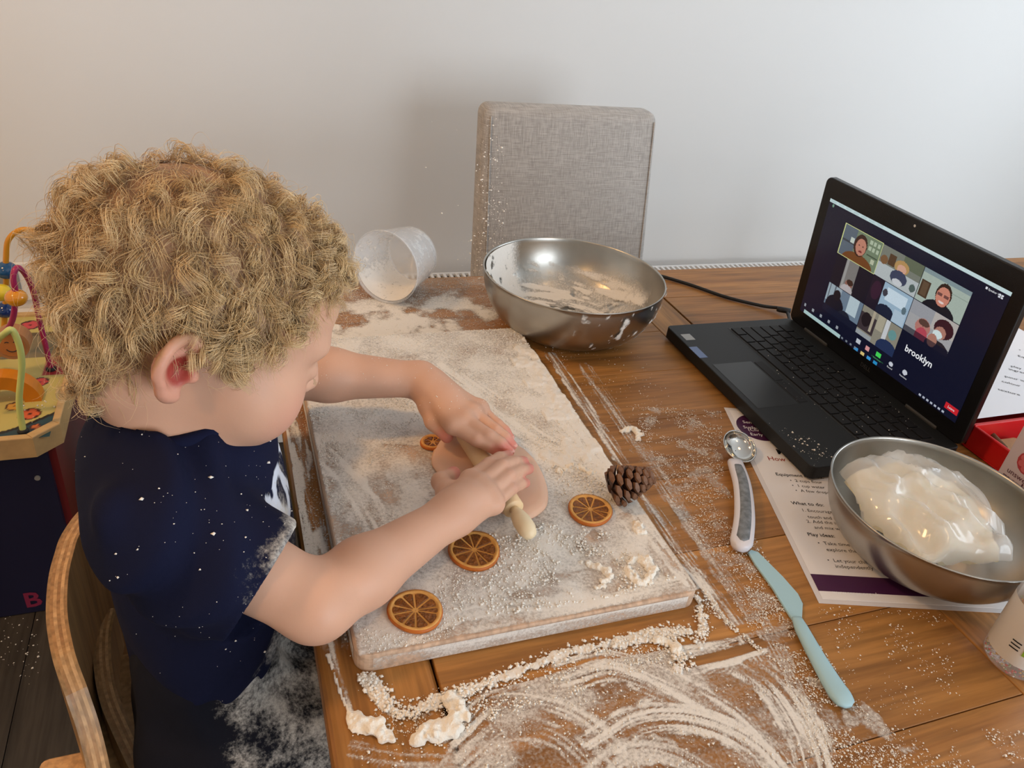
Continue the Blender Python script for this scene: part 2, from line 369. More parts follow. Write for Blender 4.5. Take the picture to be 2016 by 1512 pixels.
# ceiling downlights (their light shows as warm points in the spoon)
for k, (lx, ly, lw) in enumerate(((-1.15, -0.8, 36), (0.9, -0.9, 5), (-1.05, 0.85, 58), (0.9, 0.3, 4))):
    o = empty('ceiling_downlight', (lx, ly, RH)); tag(o, 'recessed warm downlight in the white ceiling above the table', 'ceiling light', 'recessed ceiling downlights')
    V, F = lathe([(0.036, RH - 0.001), (0.045, RH - 0.004), (0.048, RH - 0.001)], 24, (lx, ly, 0)); mesh('trim_ring', V, F, M['white_paint'], o, True)
    V, F = lathe([(0.0005, RH - 0.002), (0.035, RH - 0.002)], 24, (lx, ly, 0)); mesh('lamp_face', V, F, plain('warm_lamp', (1, 0.8, 0.55), emit=(1.0, 0.74, 0.45), es=30), o)
    l = bpy.data.lights.new('downlight_beam', 'SPOT'); l.energy = lw; l.color = (1.0, 0.56, 0.22); l.spot_size = 2.9; l.spot_blend = 1.0; l.shadow_soft_size = 0.10
    lo = bpy.data.objects.new('downlight_beam', l); C.objects.link(lo); lo.location = (lx, ly, RH - 0.11)

# ================================================================== oak table
TX0, TX1, TY0, TY1 = 0.036, 1.62, 0.117, 1.017
tab = empty('dining_table', ((TX0 + TX1) / 2, (TY0 + TY1) / 2, 0)); tag(tab, 'large oak dining table dusted and smeared with flour', 'table')
TT = 0.028
box('end_board', TX0, 0.116 - 0.0006, TY0, TY1, TZ - TT, TZ, M['oakY'], tab, 0.006, 3)
def planks(x0, x1, n, seed):
    r = random.Random(seed); w = (TY1 - TY0) / n
    for i in range(n):
        a, b_ = TY0 + i * w, TY0 + (i + 1) * w
        o = box('plank', x0, x1, a + (0.0004 if i else 0), b_ - (0.0004 if i < n - 1 else 0), TZ - TT, TZ, M['oakX'], tab, 0.0005, 1)
planks(0.116 + 0.0006, 0.556 - 0.0006, 9, 1)
box('cross_board', 0.556 + 0.0004, 0.614, TY0, TY1, TZ - TT, TZ, M['oakY'], tab, 0.0012)
planks(0.6172, 1.10, 9, 2)
planks(1.1012, TX1 - 0.082, 9, 3)
box('end_board', TX1 - 0.08, TX1, TY0, TY1, TZ - TT, TZ, M['oakY'], tab, 0.006, 3)
for ya in (TY0 + 0.06, TY1 - 0.085): box('apron', TX0 + 0.16, TX1 - 0.12, ya, ya + 0.025, TZ - TT - 0.085, TZ - TT, M['oakX'], tab, 0.002)
for xa in (TX0 + 0.20, TX1 - 0.145): box('apron', xa, xa + 0.025, TY0 + 0.085, TY1 - 0.085, TZ - TT - 0.085, TZ - TT, M['oakY'], tab, 0.002)
oakZ = wood('oak_leg', (0.40, 0.205, 0.075), (0.21, 0.095, 0.03), 'Z', rand=0.15)
for xa in (TX0 + 0.15, TX1 - 0.17):
    for ya in (TY0 + 0.03, TY1 - 0.11): box('leg', xa, xa + 0.08, ya, ya + 0.08, 0, TZ - TT, oakZ, tab, 0.004)

# ================================================================== cutting board
BT = 0.0165
BQ = [px(722, 1297, BT), px(1371, 1164, BT), px(1031, 639, BT)]
by0 = (BQ[0][1] + BQ[1][1]) / 2; bxl = 0.0605; bxr = 0.343; by1 = 0.822
BROT = 0.008
def rrect(x0, x1, y0, y1, r, n=6):
    P_ = []
    for cx, cy, a0 in ((x1 - r, y0 + r, -PI / 2), (x1 - r, y1 - r, 0), (x0 + r, y1 - r, PI / 2), (x0 + r, y0 + r, PI)):
        for k in range(n + 1): a = a0 + PI / 2 * k / n; P_.append((cx + r * math.cos(a), cy + r * math.sin(a)))
    return P_
bm = prism(rrect(bxl, bxr, by0, by1, 0.012), TZ + 0.0003, TZ + BT, 0.003, 3)
cb = bm_obj('chopping_board', bm, M['board']); tag(cb, 'rectangular pale wooden chopping board coated in flour', 'chopping board')

# ------------------------------------------------------------------ flour
def poly_in(X, Y, poly):
    """signed-ish inside test for polygon list in world xy"""
    ins = np.zeros(X.shape, bool); n = len(poly); j = n - 1
    for i in range(n):
        xi, yi = poly[i][:2]; xj, yj = poly[j][:2]
        c = ((yi > Y) != (yj > Y)) & (X < (xj - xi) * (Y - yi) / (yj - yi + 1e-12) + xi); ins ^= c; j = i
    return ins
def stroke(X, Y, pts, w, h=0.0):
    """distance to polyline (pixels on plane h), position along and signed offset across"""
    P_ = A([px(a, b, h)[:2] for a, b in pts]); P_ = spline(P_, max(24, 8 * len(P_)))
    best = np.full(X.shape, 1e9); al = np.zeros(X.shape); ac = np.zeros(X.shape); s0 = 0.0
    bb = (X > P_[:, 0].min() - 2 * w) & (X < P_[:, 0].max() + 2 * w) & (Y > P_[:, 1].min() - 2 * w) & (Y < P_[:, 1].max() + 2 * w)
    xs, ys = X[bb], Y[bb]; be = np.full(xs.shape, 1e9); a_ = np.zeros(xs.shape); c_ = np.zeros(xs.shape)
    for k in range(len(P_) - 1):
        d = P_[k + 1] - P_[k]; L_ = np.linalg.norm(d) + 1e-12; d = d / L_
        u = (xs - P_[k, 0]) * d[0] + (ys - P_[k, 1]) * d[1]; uc = np.clip(u, 0, L_)
        dx = xs - P_[k, 0] - d[0] * uc; dy = ys - P_[k, 1] - d[1] * uc; dist = np.hypot(dx, dy)
        m = dist < be; be[m] = dist[m]; a_[m] = s0 + uc[m]; c_[m] = ((xs - P_[k, 0]) * -d[1] + (ys - P_[k, 1]) * d[0])[m]; s0 += L_
    best[bb] = be; al[bb] = a_; ac[bb] = c_
    return best, al, ac, s0
def smear(D, X, Y, pts, w, inten, seed, streak=0.75, freq=420.0, h=0.0, soft=0.55):
    d, al, ac, L_ = stroke(X, Y, pts, w, h)
    e = smoothstep(w, w * soft, d + (fbm2(X * 90, Y * 90, 3, seed) - 0.5) * w * 0.7)
    st = fbm2(al * 14, ac * freq, 3, seed + 3)
    st2 = fbm2(al * 22, ac * 130, 2, seed + 9)
    v = e * inten * (1 - streak + streak * smoothstep(0.28, 0.68, 0.6 * st + 0.4 * st2) * 1.35)
    np.maximum(D, v, out=D)
def ridge(D, Hh, X, Y, pts, w, hgt, seed, h=0.0):
    d, al, ac, L_ = stroke(X, Y, pts, w * 1.6, h)
    nz = fbm2(X * 190, Y * 190, 4, seed); n2 = fbm2(al * 45, ac * 30 + seed, 2, seed + 1); ww = w * np.clip(0.1 + 1.1 * n2 + 1.7 * (nz - 0.45), 0.02, 2)
    e = smoothstep(ww, ww * 0.55, d)
    np.maximum(D, e * (0.55 + 0.9 * nz), out=D); np.maximum(Hh, e * hgt * (0.15 + 1.3 * fbm2(X * 330, Y * 330, 4, seed) ** 1.5), out=Hh)
def film(name, X, Y, D, Hh, z0, thr=0.10, label=None):
    keep = (D[:-1, :-1] + D[1:, :-1] + D[:-1, 1:] + D[1:, 1:]) / 4 > thr
    ny, nx = X.shape; idx = np.arange(ny * nx).reshape(ny, nx)
    F = np.stack([idx[:-1, :-1], idx[:-1, 1:], idx[1:, 1:], idx[1:, :-1]], -1)[keep]
    used = np.zeros(ny * nx, bool); used[F.ravel()] = True; re = np.cumsum(used) - 1; F = re[F]
    Z = z0 + 0.00035 + 0.0006 * np.clip(D, 0, 1) + Hh
    V = np.stack([X.ravel()[used], Y.ravel()[used], Z.ravel()[used]], -1)
    o = mesh(name, V, F, M['film'], None, True); attr_f(o, 'den', D.ravel()[used])
    tag(o, label, 'flour', None, 'stuff'); return o

# --- on the table
g = 0.00112
X, Y = np.meshgrid(np.arange(TX0 + 0.003, 0.70, g), np.arange(0.19, 1.014, g))
D = np.zeros(X.shape); Hh = np.zeros(X.shape)
# thin all-over film in front of the board
zone = poly_in(X, Y, [px(a, b) for a, b in ((905, 1440), (1000, 1350), (1200, 1300), (1430, 1255), (1500, 1265), (1560, 1350), (1600, 1460), (1640, 1560), (1100, 1650), (830, 1560))]).astype(float)
D += zone * (0.30 + 0.26 * smoothstep(0.40, 0.68, fbm2(X * 26 + Y * 9, Y * 26, 4, 5)))
for i, (pts, w, it) in enumerate([
        ([(905, 1450), (985, 1385), (1098, 1400), (1182, 1452), (1260, 1540)], 0.017, 0.85),
        ([(925, 1500), (1000, 1440), (1090, 1450), (1170, 1520)], 0.014, 0.75),
        ([(1119, 1330), (1202, 1310), (1307, 1345), (1432, 1412), (1520, 1500), (1560, 1560)], 0.020, 0.95),
        ([(1190, 1462), (1265, 1418), (1369, 1418), (1473, 1462), (1550, 1540)], 0.018, 0.95),
        ([(700, 1480), (790, 1495), (880, 1500), (930, 1540)], 0.010, 0.6),
        ([(1150, 1540), (1240, 1480), (1330, 1490), (1420, 1545)], 0.014, 0.8),
        ([(1380, 1300), (1450, 1300), (1530, 1360), (1585, 1450), (1610, 1540)], 0.022, 1.0),
        ([(1330, 1335), (1440, 1300), (1500, 1280)], 0.006, 1.0),
        ([(1345, 1278), (1420, 1265), (1480, 1240)], 0.006, 1.0),
        ([(1085, 700), (1240, 930), (1400, 1165), (1490, 1290)], 0.010, 0.85),
        ([(1150, 720), (1270, 900), (1420, 1120), (1520, 1270), (1590, 1430)], 0.013, 0.62),
        ([(1200, 800), (1330, 980), (1450, 1150), (1550, 1300)], 0.012, 0.5),
        ([(1320, 1080), (1400, 1170), (1440, 1240)], 0.010, 1.1),
        ([(700, 1230), (716, 1320), (770, 1395), (850, 1400)], 0.007, 0.8),
        ([(586, 1010), (610, 1110), (640, 1220), (665, 1320), (690, 1400)], 0.0035, 0.9),
        ([(563, 800), (600, 960), (640, 1100), (694, 1260)], 0.006, 0.75)]):
    smear(D, X, Y, pts, w, it * 0.66, 20 + i * 7, 0.80, 620.0)
# dusting behind the board and along the left edge
zb = smoothstep(0.80, 0.84, Y) * smoothstep(0.52, 0.40, X + 0.25 * (Y - 0.85)) * smoothstep(0.36, 0.30, X - 0.5 * (Y - 0.86))
D = np.maximum(D, zb * (0.30 + 0.62 * smoothstep(0.35, 0.65, fbm2(X * 30, Y * 30, 4, 77)) * smoothstep(1.03, 0.88, Y)))
zl = smoothstep(0.070, 0.055, X) * smoothstep(0.36, 0.42, Y)
D = np.maximum(D, zl * (0.12 + 0.7 * smoothstep(0.42, 0.66, fbm2(X * 160, Y * 26, 4, 78))))
zr = poly_in(X, Y, [px(a, b) for a, b in ((1245, 800), (1420, 810), (1425, 950), (1560, 1190), (1760, 1512), (1640, 1530), (1480, 1250), (1330, 1000))]).astype(float)
D = np.maximum(D, zr * (0.08 + 0.34 * smoothstep(0.45, 0.7, fbm2(X * 60, Y * 60, 5, 79))))
zk = poly_in(X, Y, [px(a, b) for a, b in ((1590, 1330), (1700, 1380), (1850, 1512), (1900, 1560), (1620, 1560))]).astype(float)
D = np.maximum(D, zk * (0.05 + 0.45 * smoothstep(0.5, 0.7, fbm2(X * 60, Y * 60, 5, 80))))
for pts, w, hg in [([(730, 1330), (765, 1394), (807, 1407), (873, 1376), (973, 1342), (1098, 1292), (1223, 1266), (1290, 1249), (1357, 1246)], 0.0055, 0.0015),
                   ([(694, 1262), (711, 1325), (740, 1375)], 0.004, 0.0012), ([(1368, 1180), (1385, 1230), (1376, 1262)], 0.005, 0.0015),
                   ([(646, 1290), (668, 1360), (692, 1415)], 0.0015, 0.001), ([(1300, 1250), (1340, 1290), (1336, 1320)], 0.006, 0.002)]:
    ridge(D, Hh, X, Y, pts, w, hg, int(w * 1e5))
# bare oak left by fingers
bare = poly_in(X, Y, [px(a, b) for a, b in ((742, 1332), (1362, 1188), (1384, 1222), (1230, 1250), (1000, 1318), (880, 1360), (810, 1388), (772, 1378))])
D[bare & (Hh < 0.0006)] *= 0.12
for pts in ([(1340, 1262), (1430, 1248), (1490, 1232)], [(1340, 1308), (1420, 1292), (1500, 1268)]):
    d, _, _, _ = stroke(X, Y, pts, 0.006); D *= 0.1 + 0.9 * smoothstep(0.0030, 0.0052, d)
brd = (X > bxl - 0.001) & (X < bxr + 0.001) & (Y > by0 - 0.001) & (Y < by1 + 0.001)
D[brd] = 0; Hh[brd] = 0
D[(X > 0.553) & (X < 0.76) & (Y > 0.48) & (Y < 0.80)] = 0
film('flour_film', X, Y, D, Hh, TZ, label='thin smeared film of white flour over the oak table top')
DT = (X.copy(), Y.copy(), D.copy())
# --- on the board
g = 0.0014
X, Y = np.meshgrid(np.arange(bxl + 0.0015, bxr - 0.001, g), np.arange(by0 + 0.0015, by1 - 0.001, g))
D = 0.66 + 0.55 * (fbm2(X * 34, Y * 34, 5, 91) - 0.42)
Hh = 0.0009 * np.clip(fbm2(X * 55, Y * 55, 5, 92) - 0.35, 0, 1) * 2
wz = poly_in(X, Y, [px(a, b, BT) for a, b in ((760, 1290), (1330, 1170), (1370, 1160), (1240, 1000), (1170, 1040), (1080, 1130), (900, 1230))]).astype(float)
D -= wz * 0.30 * smoothstep(0.35, 0.65, fbm2(X * 30, Y * 60, 4, 93))
wz2 = poly_in(X, Y, [px(a, b, BT) for a, b in ((640, 870), (850, 880), (900, 980), (700, 1110), (650, 1040))]).astype(float)
D -= wz2 * 0.20 * smoothstep(0.4, 0.65, fbm2(X * 45, Y * 30, 4, 94))
for i, (pts, w, it) in enumerate([([(760, 1270), (950, 1200), (1180, 1190), (1340, 1150)], 0.012, 0.75), ([(640, 900), (700, 960), (760, 1060)], 0.02, 0.8), ([(880, 740), (1000, 830), (1110, 900)], 0.03, 0.9),
                                  ([(1240, 1030), (1300, 1110), (1340, 1150)], 0.012, 0.8), ([(1040, 700), (1120, 830), (1190, 910)], 0.02, 1.0)]):
    smear(D, X, Y, pts, w, it, 200 + i * 5, 0.6, 300, BT)
heap = poly_in(X, Y, [px(a, b, BT) for a, b in ((1035, 660), (1090, 720), (1200, 900), (1180, 960), (1060, 900), (1090, 850), (1000, 700))]).astype(float)
hp = heap * smoothstep(0.42, 0.62, fbm2(X * 45, Y * 45, 4, 95)); D += hp * 0.5; Hh += hp * 0.0028 * fbm2(X * 200, Y * 200, 4, 96)
ed = np.minimum(np.minimum(X - bxl, bxr - X), np.minimum(Y - by0, by1 - Y)); D *= smoothstep(0.0, 0.004, ed)
film('flour_film', X, Y, np.clip(D, 0, 1.3), Hh, TZ + BT, 0.12, label='uneven coat of white flour spread over the chopping board')

# flour smeared down the front and left faces of the board
for (ax_, n1, n2) in (('x', 300, 16), ('y', 420, 16)):
    if ax_ == 'x': u_, z_ = np.meshgrid(np.linspace(bxl + 0.012, bxr - 0.012, n1), np.linspace(0.001, BT - 0.0025, n2)); XX, YY = u_, np.full(u_.shape, by0 - 0.0003)
    else: u_, z_ = np.meshgrid(np.linspace(by0 + 0.012, by1 - 0.012, n1), np.linspace(0.001, BT - 0.0025, n2)); XX, YY = np.full(u_.shape, bxl - 0.0003), u_
    d_ = 0.25 + 0.5 * fbm2(u_ * 30, z_ * 200, 4, 97) + 0.35 * smoothstep(0.004, BT, z_) - 0.25 * smoothstep(0.12, 0.09, u_ if ax_ == 'x' else u_ * 0 + 1)
    idx = np.arange(u_.size).reshape(u_.shape); F = np.stack([idx[:-1, :-1], idx[:-1, 1:], idx[1:, 1:], idx[1:, :-1]], -1).reshape(-1, 4)
    o = mesh('flour_smear', np.stack([XX, YY, TZ + z_], -1).reshape(-1, 3), F, M['film'], cb, True); attr_f(o, 'den', d_.ravel()); tag(o, kind='stuff')
# crumbs: octahedra jittered, one mesh per surface
def crumbs(name, pos, size, label, parent=None, mat=None):
    n = len(pos); base = A([[1, 0, 0], [-1, 0, 0], [0, 1, 0], [0, -1, 0], [0, 0, 1], [0, 0, -1]], float)
    fc = A([[0, 2, 4], [2, 1, 4], [1, 3, 4], [3, 0, 4], [2, 0, 5], [1, 2, 5], [3, 1, 5], [0, 3, 5]])
    th = rng.uniform(0, 6.28, n); ca, sa = np.cos(th), np.sin(th)
    B = base[None] * rng.uniform(0.55, 1.35, (n, 6, 1)); B = np.stack([B[..., 0] * ca[:, None] - B[..., 1] * sa[:, None], B[..., 0] * sa[:, None] + B[..., 1] * ca[:, None], B[..., 2] * 0.8], -1)
    V = (pos[:, None] + B * size[:, None, None]).reshape(-1, 3)
    F = (fc[None] + 6 * np.arange(n)[:, None, None]).reshape(-1, 3)
    o = mesh(name, V, F, mat or M['crumb'], parent, True)
    if label: tag(o, label, 'flour', None, 'stuff')
    else: tag(o, kind='stuff')
    return o
def scatter_px(poly, n, h, smin, smax, clus=None, seed=0, thr=0.45):
    q = A(poly, float); W = A([px(a, b, h) for a, b in poly]); lo, hi = W[:, :2].min(0), W[:, :2].max(0); out = []
    while sum(map(len, out)) < n:
        p = rng.uniform(lo, hi, (n * 4, 2)); k = poly_in(p[:, 0], p[:, 1], W)
        if clus: k &= fbm2(p[:, 0] * clus, p[:, 1] * clus, 3, seed) > thr
        out.append(p[k])
        if len(out) > 60: break
    p = np.concatenate(out)[:n]; s = smin + (smax - smin) * rng.random(len(p)) ** 3.2
    return np.concatenate([p, np.full((len(p), 1), 0.0)], 1), s
def mk(zones, z):
    P_ = []; S_ = []
    for zz in zones: a, b_ = scatter_px(*zz); P_.append(a); S_.append(b_)
    P_ = np.concatenate(P_); S_ = np.concatenate(S_); P_[:, 2] = z + S_ * 0.45; return P_, S_
P_, S_ = mk([
    ([(1240, 800), (1420, 810), (1425, 950), (1560, 1190), (1480, 1250), (1330, 1000)], 4200, 0, 0.0003, 0.0010, 60, 1, 0.40),
    ([(1460, 1150), (1560, 1190), (1700, 1400), (1800, 1512), (1620, 1530), (1540, 1330)], 3000, 0, 0.0003, 0.0011, 50, 2, 0.4),
    ([(1600, 1190), (1860, 1210), (1900, 1420), (1700, 1400)], 420, 0, 0.0003, 0.0010, 50, 3, 0.45),
    ([(660, 545), (955, 545), (1000, 640), (640, 660)], 3600, 0, 0.0003, 0.0009),
    ([(580, 980), (640, 980), (690, 1250), (640, 1260)], 800, 0, 0.0003, 0.0009),
    ([(560, 780), (600, 800), (640, 1000), (585, 990)], 500, 0, 0.0003, 0.0009),
    ([(745, 1380), (900, 1360), (1000, 1330), (1300, 1250), (1340, 1300), (900, 1440), (720, 1450)], 1900, 0, 0.0003, 0.0014, 60, 4, 0.42),
    ([(690, 1400), (1100, 1350), (1560, 1350), (1640, 1550), (700, 1550)], 1500, 0, 0.0003, 0.0012, 40, 5, 0.42),
    ([(1050, 680), (1250, 690), (1350, 800), (1250, 900)], 230, 0, 0.0003, 0.0009, 40, 6, 0.45),
    ([(1380, 1150), (1440, 1230), (1560, 1330), (1500, 1290), (1390, 1200)], 350, 0, 0.0004, 0.0015),
    ([(1600, 1420), (2016, 1440), (2016, 1530), (1620, 1530)], 420, 0, 0.0003, 0.0012, 40, 7, 0.45)], TZ + 0.0006)
RP, RS = [], []
for pts, n_, sp_w in (([(730, 1330), (765, 1394), (807, 1407), (873, 1376), (973, 1342), (1098, 1292), (1223, 1266), (1290, 1249), (1357, 1246)], 1500, 0.0034), ([(694, 1262), (711, 1325), (740, 1375)], 260, 0.0022), ([(1368, 1180), (1385, 1230), (1376, 1262)], 300, 0.003), ([(1300, 1250), (1340, 1290), (1336, 1320)], 300, 0.004)):
    Q_ = spline([px(a, b_) for a, b_ in pts], 200)[rng.integers(0, 200, n_)]; RP.append(Q_ + np.concatenate([rng.normal(0, sp_w, (n_, 2)), np.zeros((n_, 1))], 1)); RS.append(0.0004 + 0.0018 * rng.random(n_) ** 2.6)
RP = np.concatenate(RP); RS = np.concatenate(RS); RP[:, 2] = TZ + 0.0012 + RS * 0.5; P_ = np.concatenate([P_, RP]); S_ = np.concatenate([S_, RS])
ok = ~((P_[:, 0] > bxl - 0.001) & (P_[:, 0] < bxr + 0.001) & (P_[:, 1] > by0 - 0.001) & (P_[:, 1] < by1 + 0.001)) & (P_[:, 1] < TY1 - 0.004) & (P_[:, 0] > TX0 + 0.004)
ok &= ~((P_[:, 0] > 0.551) & (P_[:, 0] < 0.76) & (P_[:, 1] > 0.48) & (P_[:, 1] < 0.80))
crumbs('flour_crumbs', P_[ok], S_[ok], 'loose white flour crumbs scattered over the oak table top')
P_, S_ = mk([
    ([(650, 655), (1030, 645), (1200, 920), (1000, 880), (860, 700), (640, 700)], 7500, BT, 0.0004, 0.0012),
    ([(590, 770), (800, 760), (840, 860), (640, 960)], 3000, BT, 0.0003, 0.0011, 40, 8, 0.42),
    ([(1050, 860), (1200, 900), (1240, 980), (1100, 1000)], 900, BT, 0.0004, 0.0016),
    ([(980, 1020), (1180, 1040), (1330, 1140), (1200, 1180), (880, 1230), (900, 1120)], 3600, BT, 0.0003, 0.0017, 45, 9, 0.40),
    ([(700, 1230), (780, 1250), (900, 1110), (960, 1130), (880, 1260), (725, 1295)], 1400, BT, 0.0003, 0.0010),
    ([(640, 960), (860, 940), (880, 1010), (690, 1110)], 1000, BT, 0.0003, 0.0009, 40, 10, 0.45)], TZ + BT + 0.0008)
ok = (P_[:, 0] > bxl + 0.002) & (P_[:, 0] < bxr - 0.002) & (P_[:, 1] > by0 + 0.002) & (P_[:, 1] < by1 - 0.002)
crumbs('flour_crumbs', P_[ok], S_[ok], 'loose white flour crumbs and grains scattered over the chopping board')

CLUMPS = []
def clump(name, pts, r, h, label, seed): CLUMPS.append((name, pts, r, h, label, seed))     # meshed further down
clump('flour_clump', [(702, 1412), (720, 1430), (745, 1440), (770, 1452)], 0.0050, 0, 'long damp flour clump near the rounded oak table edge below the board', 1)
clump('flour_clump', [(890, 1385), (905, 1420), (885, 1440), (850, 1450), (825, 1452)], 0.0058, 0, 'tall ragged flour clump amid finger smears in front of the board', 2)
clump('flour_clump', [(1240, 1108), (1268, 1105), (1282, 1128), (1270, 1148), (1248, 1140), (1232, 1125)], 0.0040, BT, 'ring-shaped flour clump pressed near the right edge of the chopping board', 3)
clump('flour_clump', [(1225, 850), (1252, 848), (1255, 865)], 0.0036, 0, 'small cream flour clump on bare oak between the board and the laptop', 4)
clump('flour_clump', [(1250, 1035), (1258, 1048)], 0.0040, BT, 'small pale flour clump on the board below the pine cone', 5)
clump('flour_clump', [(1290, 1262), (1325, 1272), (1330, 1290)], 0.0040, 0, 'crumbly flour clump pushed up at the board corner', 6)
clump('flour_clump', [(1150, 1110), (1180, 1120), (1200, 1140), (1175, 1160)], 0.0034, BT, 'loose crumbly flour heap between dried orange and ring-shaped clump', 7)
clump('flour_clump', [(1100, 930), (1130, 920), (1170, 935)], 0.0038, BT, 'pale flour heap beside the dough sheet near the pine cone', 8)

# ================================================================== steel mixing bowls
def bowl(name, cx, cy, z0, r, h, label, rb):
    root = empty(name, (cx, cy, z0)); tag(root, label, 'bowl', 'steel mixing bowls')
    t = 0.0012; prof = []
    n = 22
    def R_(u): return rb + (r - rb) * (math.sin(u * PI / 2) ** 0.85)
    def Z_(u): return h * (1 - math.cos(u * PI / 2)) ** 0.92
    out = [(0.0005, 0.0)] + [(R_(k / n), Z_(k / n)) for k in range(n + 1)]
    inn = [(R_(k / n) - t, Z_(k / n) + t * (1 - k / n)) for k in range(n, -1, -1)] + [(0.0005, t)]
    roll = [(r + 0.0012, h + 0.0006), (r + 0.0008, h + 0.0016), (r - t * 0.5, h + 0.0014)]
    V, F = lathe(out + roll + inn, 96, (cx, cy, z0)); o = mesh('shell', V, F, M['steel'], root, True)
    return root, R_, Z_, n
b1, R1, Z1, nb = bowl('mixing_bowl', 0.424, 0.847, TZ + 0.0002, 0.120, 0.079, 'steel mixing bowl smeared inside with flour paste, standing behind the chopping board', 0.052)
def residue(root, cx, cy, z0, R_, Z_, fn, off, name='flour_residue', nu=90, nv=260, outside=False):
    u, v = np.meshgrid(np.linspace(0.0, 1.0, nu), np.linspace(0, 2 * PI, nv, endpoint=False), indexing='ij')
    # lower part of u covers the flat base
    rad = np.where(u < 0.35, u / 0.35 * R_(0), 0); uu = np.clip((u - 0.35) / 0.65, 0, 1)
    rad = np.where(u < 0.35, rad, np.vectorize(R_)(uu)); zz = np.where(u < 0.35, 0.0, np.vectorize(Z_)(uu))
    d = fn(uu * (u >= 0.35) + (u < 0.35) * (u / 0.35 - 1) * 0.5, v, rad)
    sgn = 1 if outside else -1
    k = off + np.clip(d, 0, 1) * 0.0016
    rr = rad + sgn * np.where(u < 0.35, 0, k); zz = zz + np.where(u < 0.35, 0.0014 + k, (0.0012 + k) * (1 - uu) * (0 if outside else 1))
    V = np.stack([cx + rr * np.cos(v), cy + rr * np.sin(v), z0 + zz], -1).reshape(-1, 3)
    idx = np.arange(nu * nv).reshape(nu, nv); a = idx[:-1]; b_ = idx[1:]
    F = np.stack([a, np.roll(a, -1, 1), np.roll(b_, -1, 1), b_], -1)
    dk = (d[:-1] + d[1:] + np.roll(d, -1, 1)[:-1] + np.roll(d, -1, 1)[1:]) / 4 > 0.12
    F = F[dk]; used = np.zeros(nu * nv, bool); used[F.ravel()] = True; re = np.cumsum(used) - 1
    o = mesh(name, V[used], re[F], M['film'], root, True); attr_f(o, 'den', d.ravel()[used]); tag(o, kind='stuff'); return o
def f1(u, v, rad):
    x = rad * np.cos(v); y = rad * np.sin(v)
    base = smoothstep(0.32, 0.56, fbm2(x * 42, y * 42, 5, 301) + 0.12)
    sw = smoothstep(0.45, 0.7, fbm2(np.hypot(x + .02, y + .02) * 160, np.arctan2(y, x) * 2.2, 3, 302))
    d = base * (0.52 + 0.9 * sw) * smoothstep(0.95, 0.30, u)
    side = smoothstep(0.45, 0.85, np.cos(v - 2.85)) * smoothstep(0.30, 0.52, fbm2(v * 9, u * 7, 4, 303) + 0.10)     # the flour-caked wall
    d = np.maximum(d, side * 1.2)
    d = np.maximum(d, smoothstep(0.5, 0.72, fbm2(x * 70, y * 70, 4, 305)) * 0.6 * smoothstep(1.0, 0.4, u))
    return d
residue(b1, 0.424, 0.847, TZ + 0.0002, R1, Z1, f1, 0.0016)
def f1o(u, v, rad):
    a = smoothstep(0.2, 0.8, np.cos(v + 0.85)) * smoothstep(0.54, 0.78, fbm2(v * 17, u * 9, 5, 307)); return a * 1.1 * smoothstep(0.1, 0.5, u)
residue(b1, 0.424, 0.847, TZ + 0.0002, R1, Z1, f1o, 0.0009, 'flour_smear', 60, 240, True)
PT = 0.0008
b2, R2, Z2, nb = bowl('mixing_bowl', 0.593, 0.369, TZ + PT + 0.0004, 0.0985, 0.060, 'steel mixing bowl holding a clear plastic bag, standing on the instruction sheet', 0.044)

# plastic bag of cooking fat in the second bowl
bag = empty('plastic_bag', (0.60, 0.372, TZ + 0.004)); tag(bag, 'crumpled clear plastic bag with creamy white filling lying in a steel bowl', 'plastic bag')
OUT = [(1652, 928), (1680, 914), (1730, 905), (1778, 897), (1815, 908), (1860, 935), (1912, 975), (1962, 1030), (1992, 1100), (1972, 1106), (1915, 1100), (1872, 1106), (1815, 1108), (1795, 1085), (1745, 1045), (1702, 1010), (1680, 970)]
W = A([px(a, b, 0.052) for a, b in OUT]); cen = W.mean(0)
nr, na = 20, 72; B = spline(np.concatenate([W, W[:1]]), na + 1)[:-1]
rr = np.linspace(0, 1, nr)[:, None, None]
V = cen + (B[None] - cen) * rr
rad = np.linspace(0, 1, nr)[:, None] * np.ones((1, na))
cr = np.abs(vn2(V[..., 0] * 30, V[..., 1] * 34, 410) - 0.5) * 2; cr2 = np.abs(vn2(V[..., 0] * 62 + 5, V[..., 1] * 40, 412) - 0.5) * 2
V[..., 2] = TZ + 0.030 + 0.046 * np.sqrt(np.clip(1 - rad ** 2.2, 0, 1)) * (0.76 + 0.34 * (1 - cr)) - 0.009 * cr2 * (0.4 + rad) + 0.024 * rad ** 3
ins = np.hypot(V[..., 0] - 0.593, V[..., 1] - 0.369); lim = np.array([np.interp(z - TZ, [0.002] + [Z2(k / 20) + 0.002 for k in range(21)] + [0.2], [R2(0)] + [R2(k / 20) for k in range(21)] + [1.0]) for z in V[..., 2].ravel()]).reshape(ins.shape) - 0.004
sc_ = np.minimum(1, lim / np.maximum(ins, 1e-6)); V[..., 0] = 0.593 + (V[..., 0] - 0.593) * sc_; V[..., 1] = 0.369 + (V[..., 1] - 0.369) * sc_
idx = np.arange(nr * na).reshape(nr, na); F = np.stack([idx[:-1], idx[1:], np.roll(idx[1:], -1, 1), np.roll(idx[:-1], -1, 1)], -1).reshape(-1, 4)
pm, nt, b = new_mat('clear_film'); b.inputs['Base Color'].default_value = (0.9, 0.9, 0.88, 1); b.inputs['Roughness'].default_value = 0.12; b.inputs['Alpha'].default_value = 0.40; b.inputs['Specular IOR Level'].default_value = 0.9
mesh('film_wrap', V.reshape(-1, 3), F, pm, bag, False)
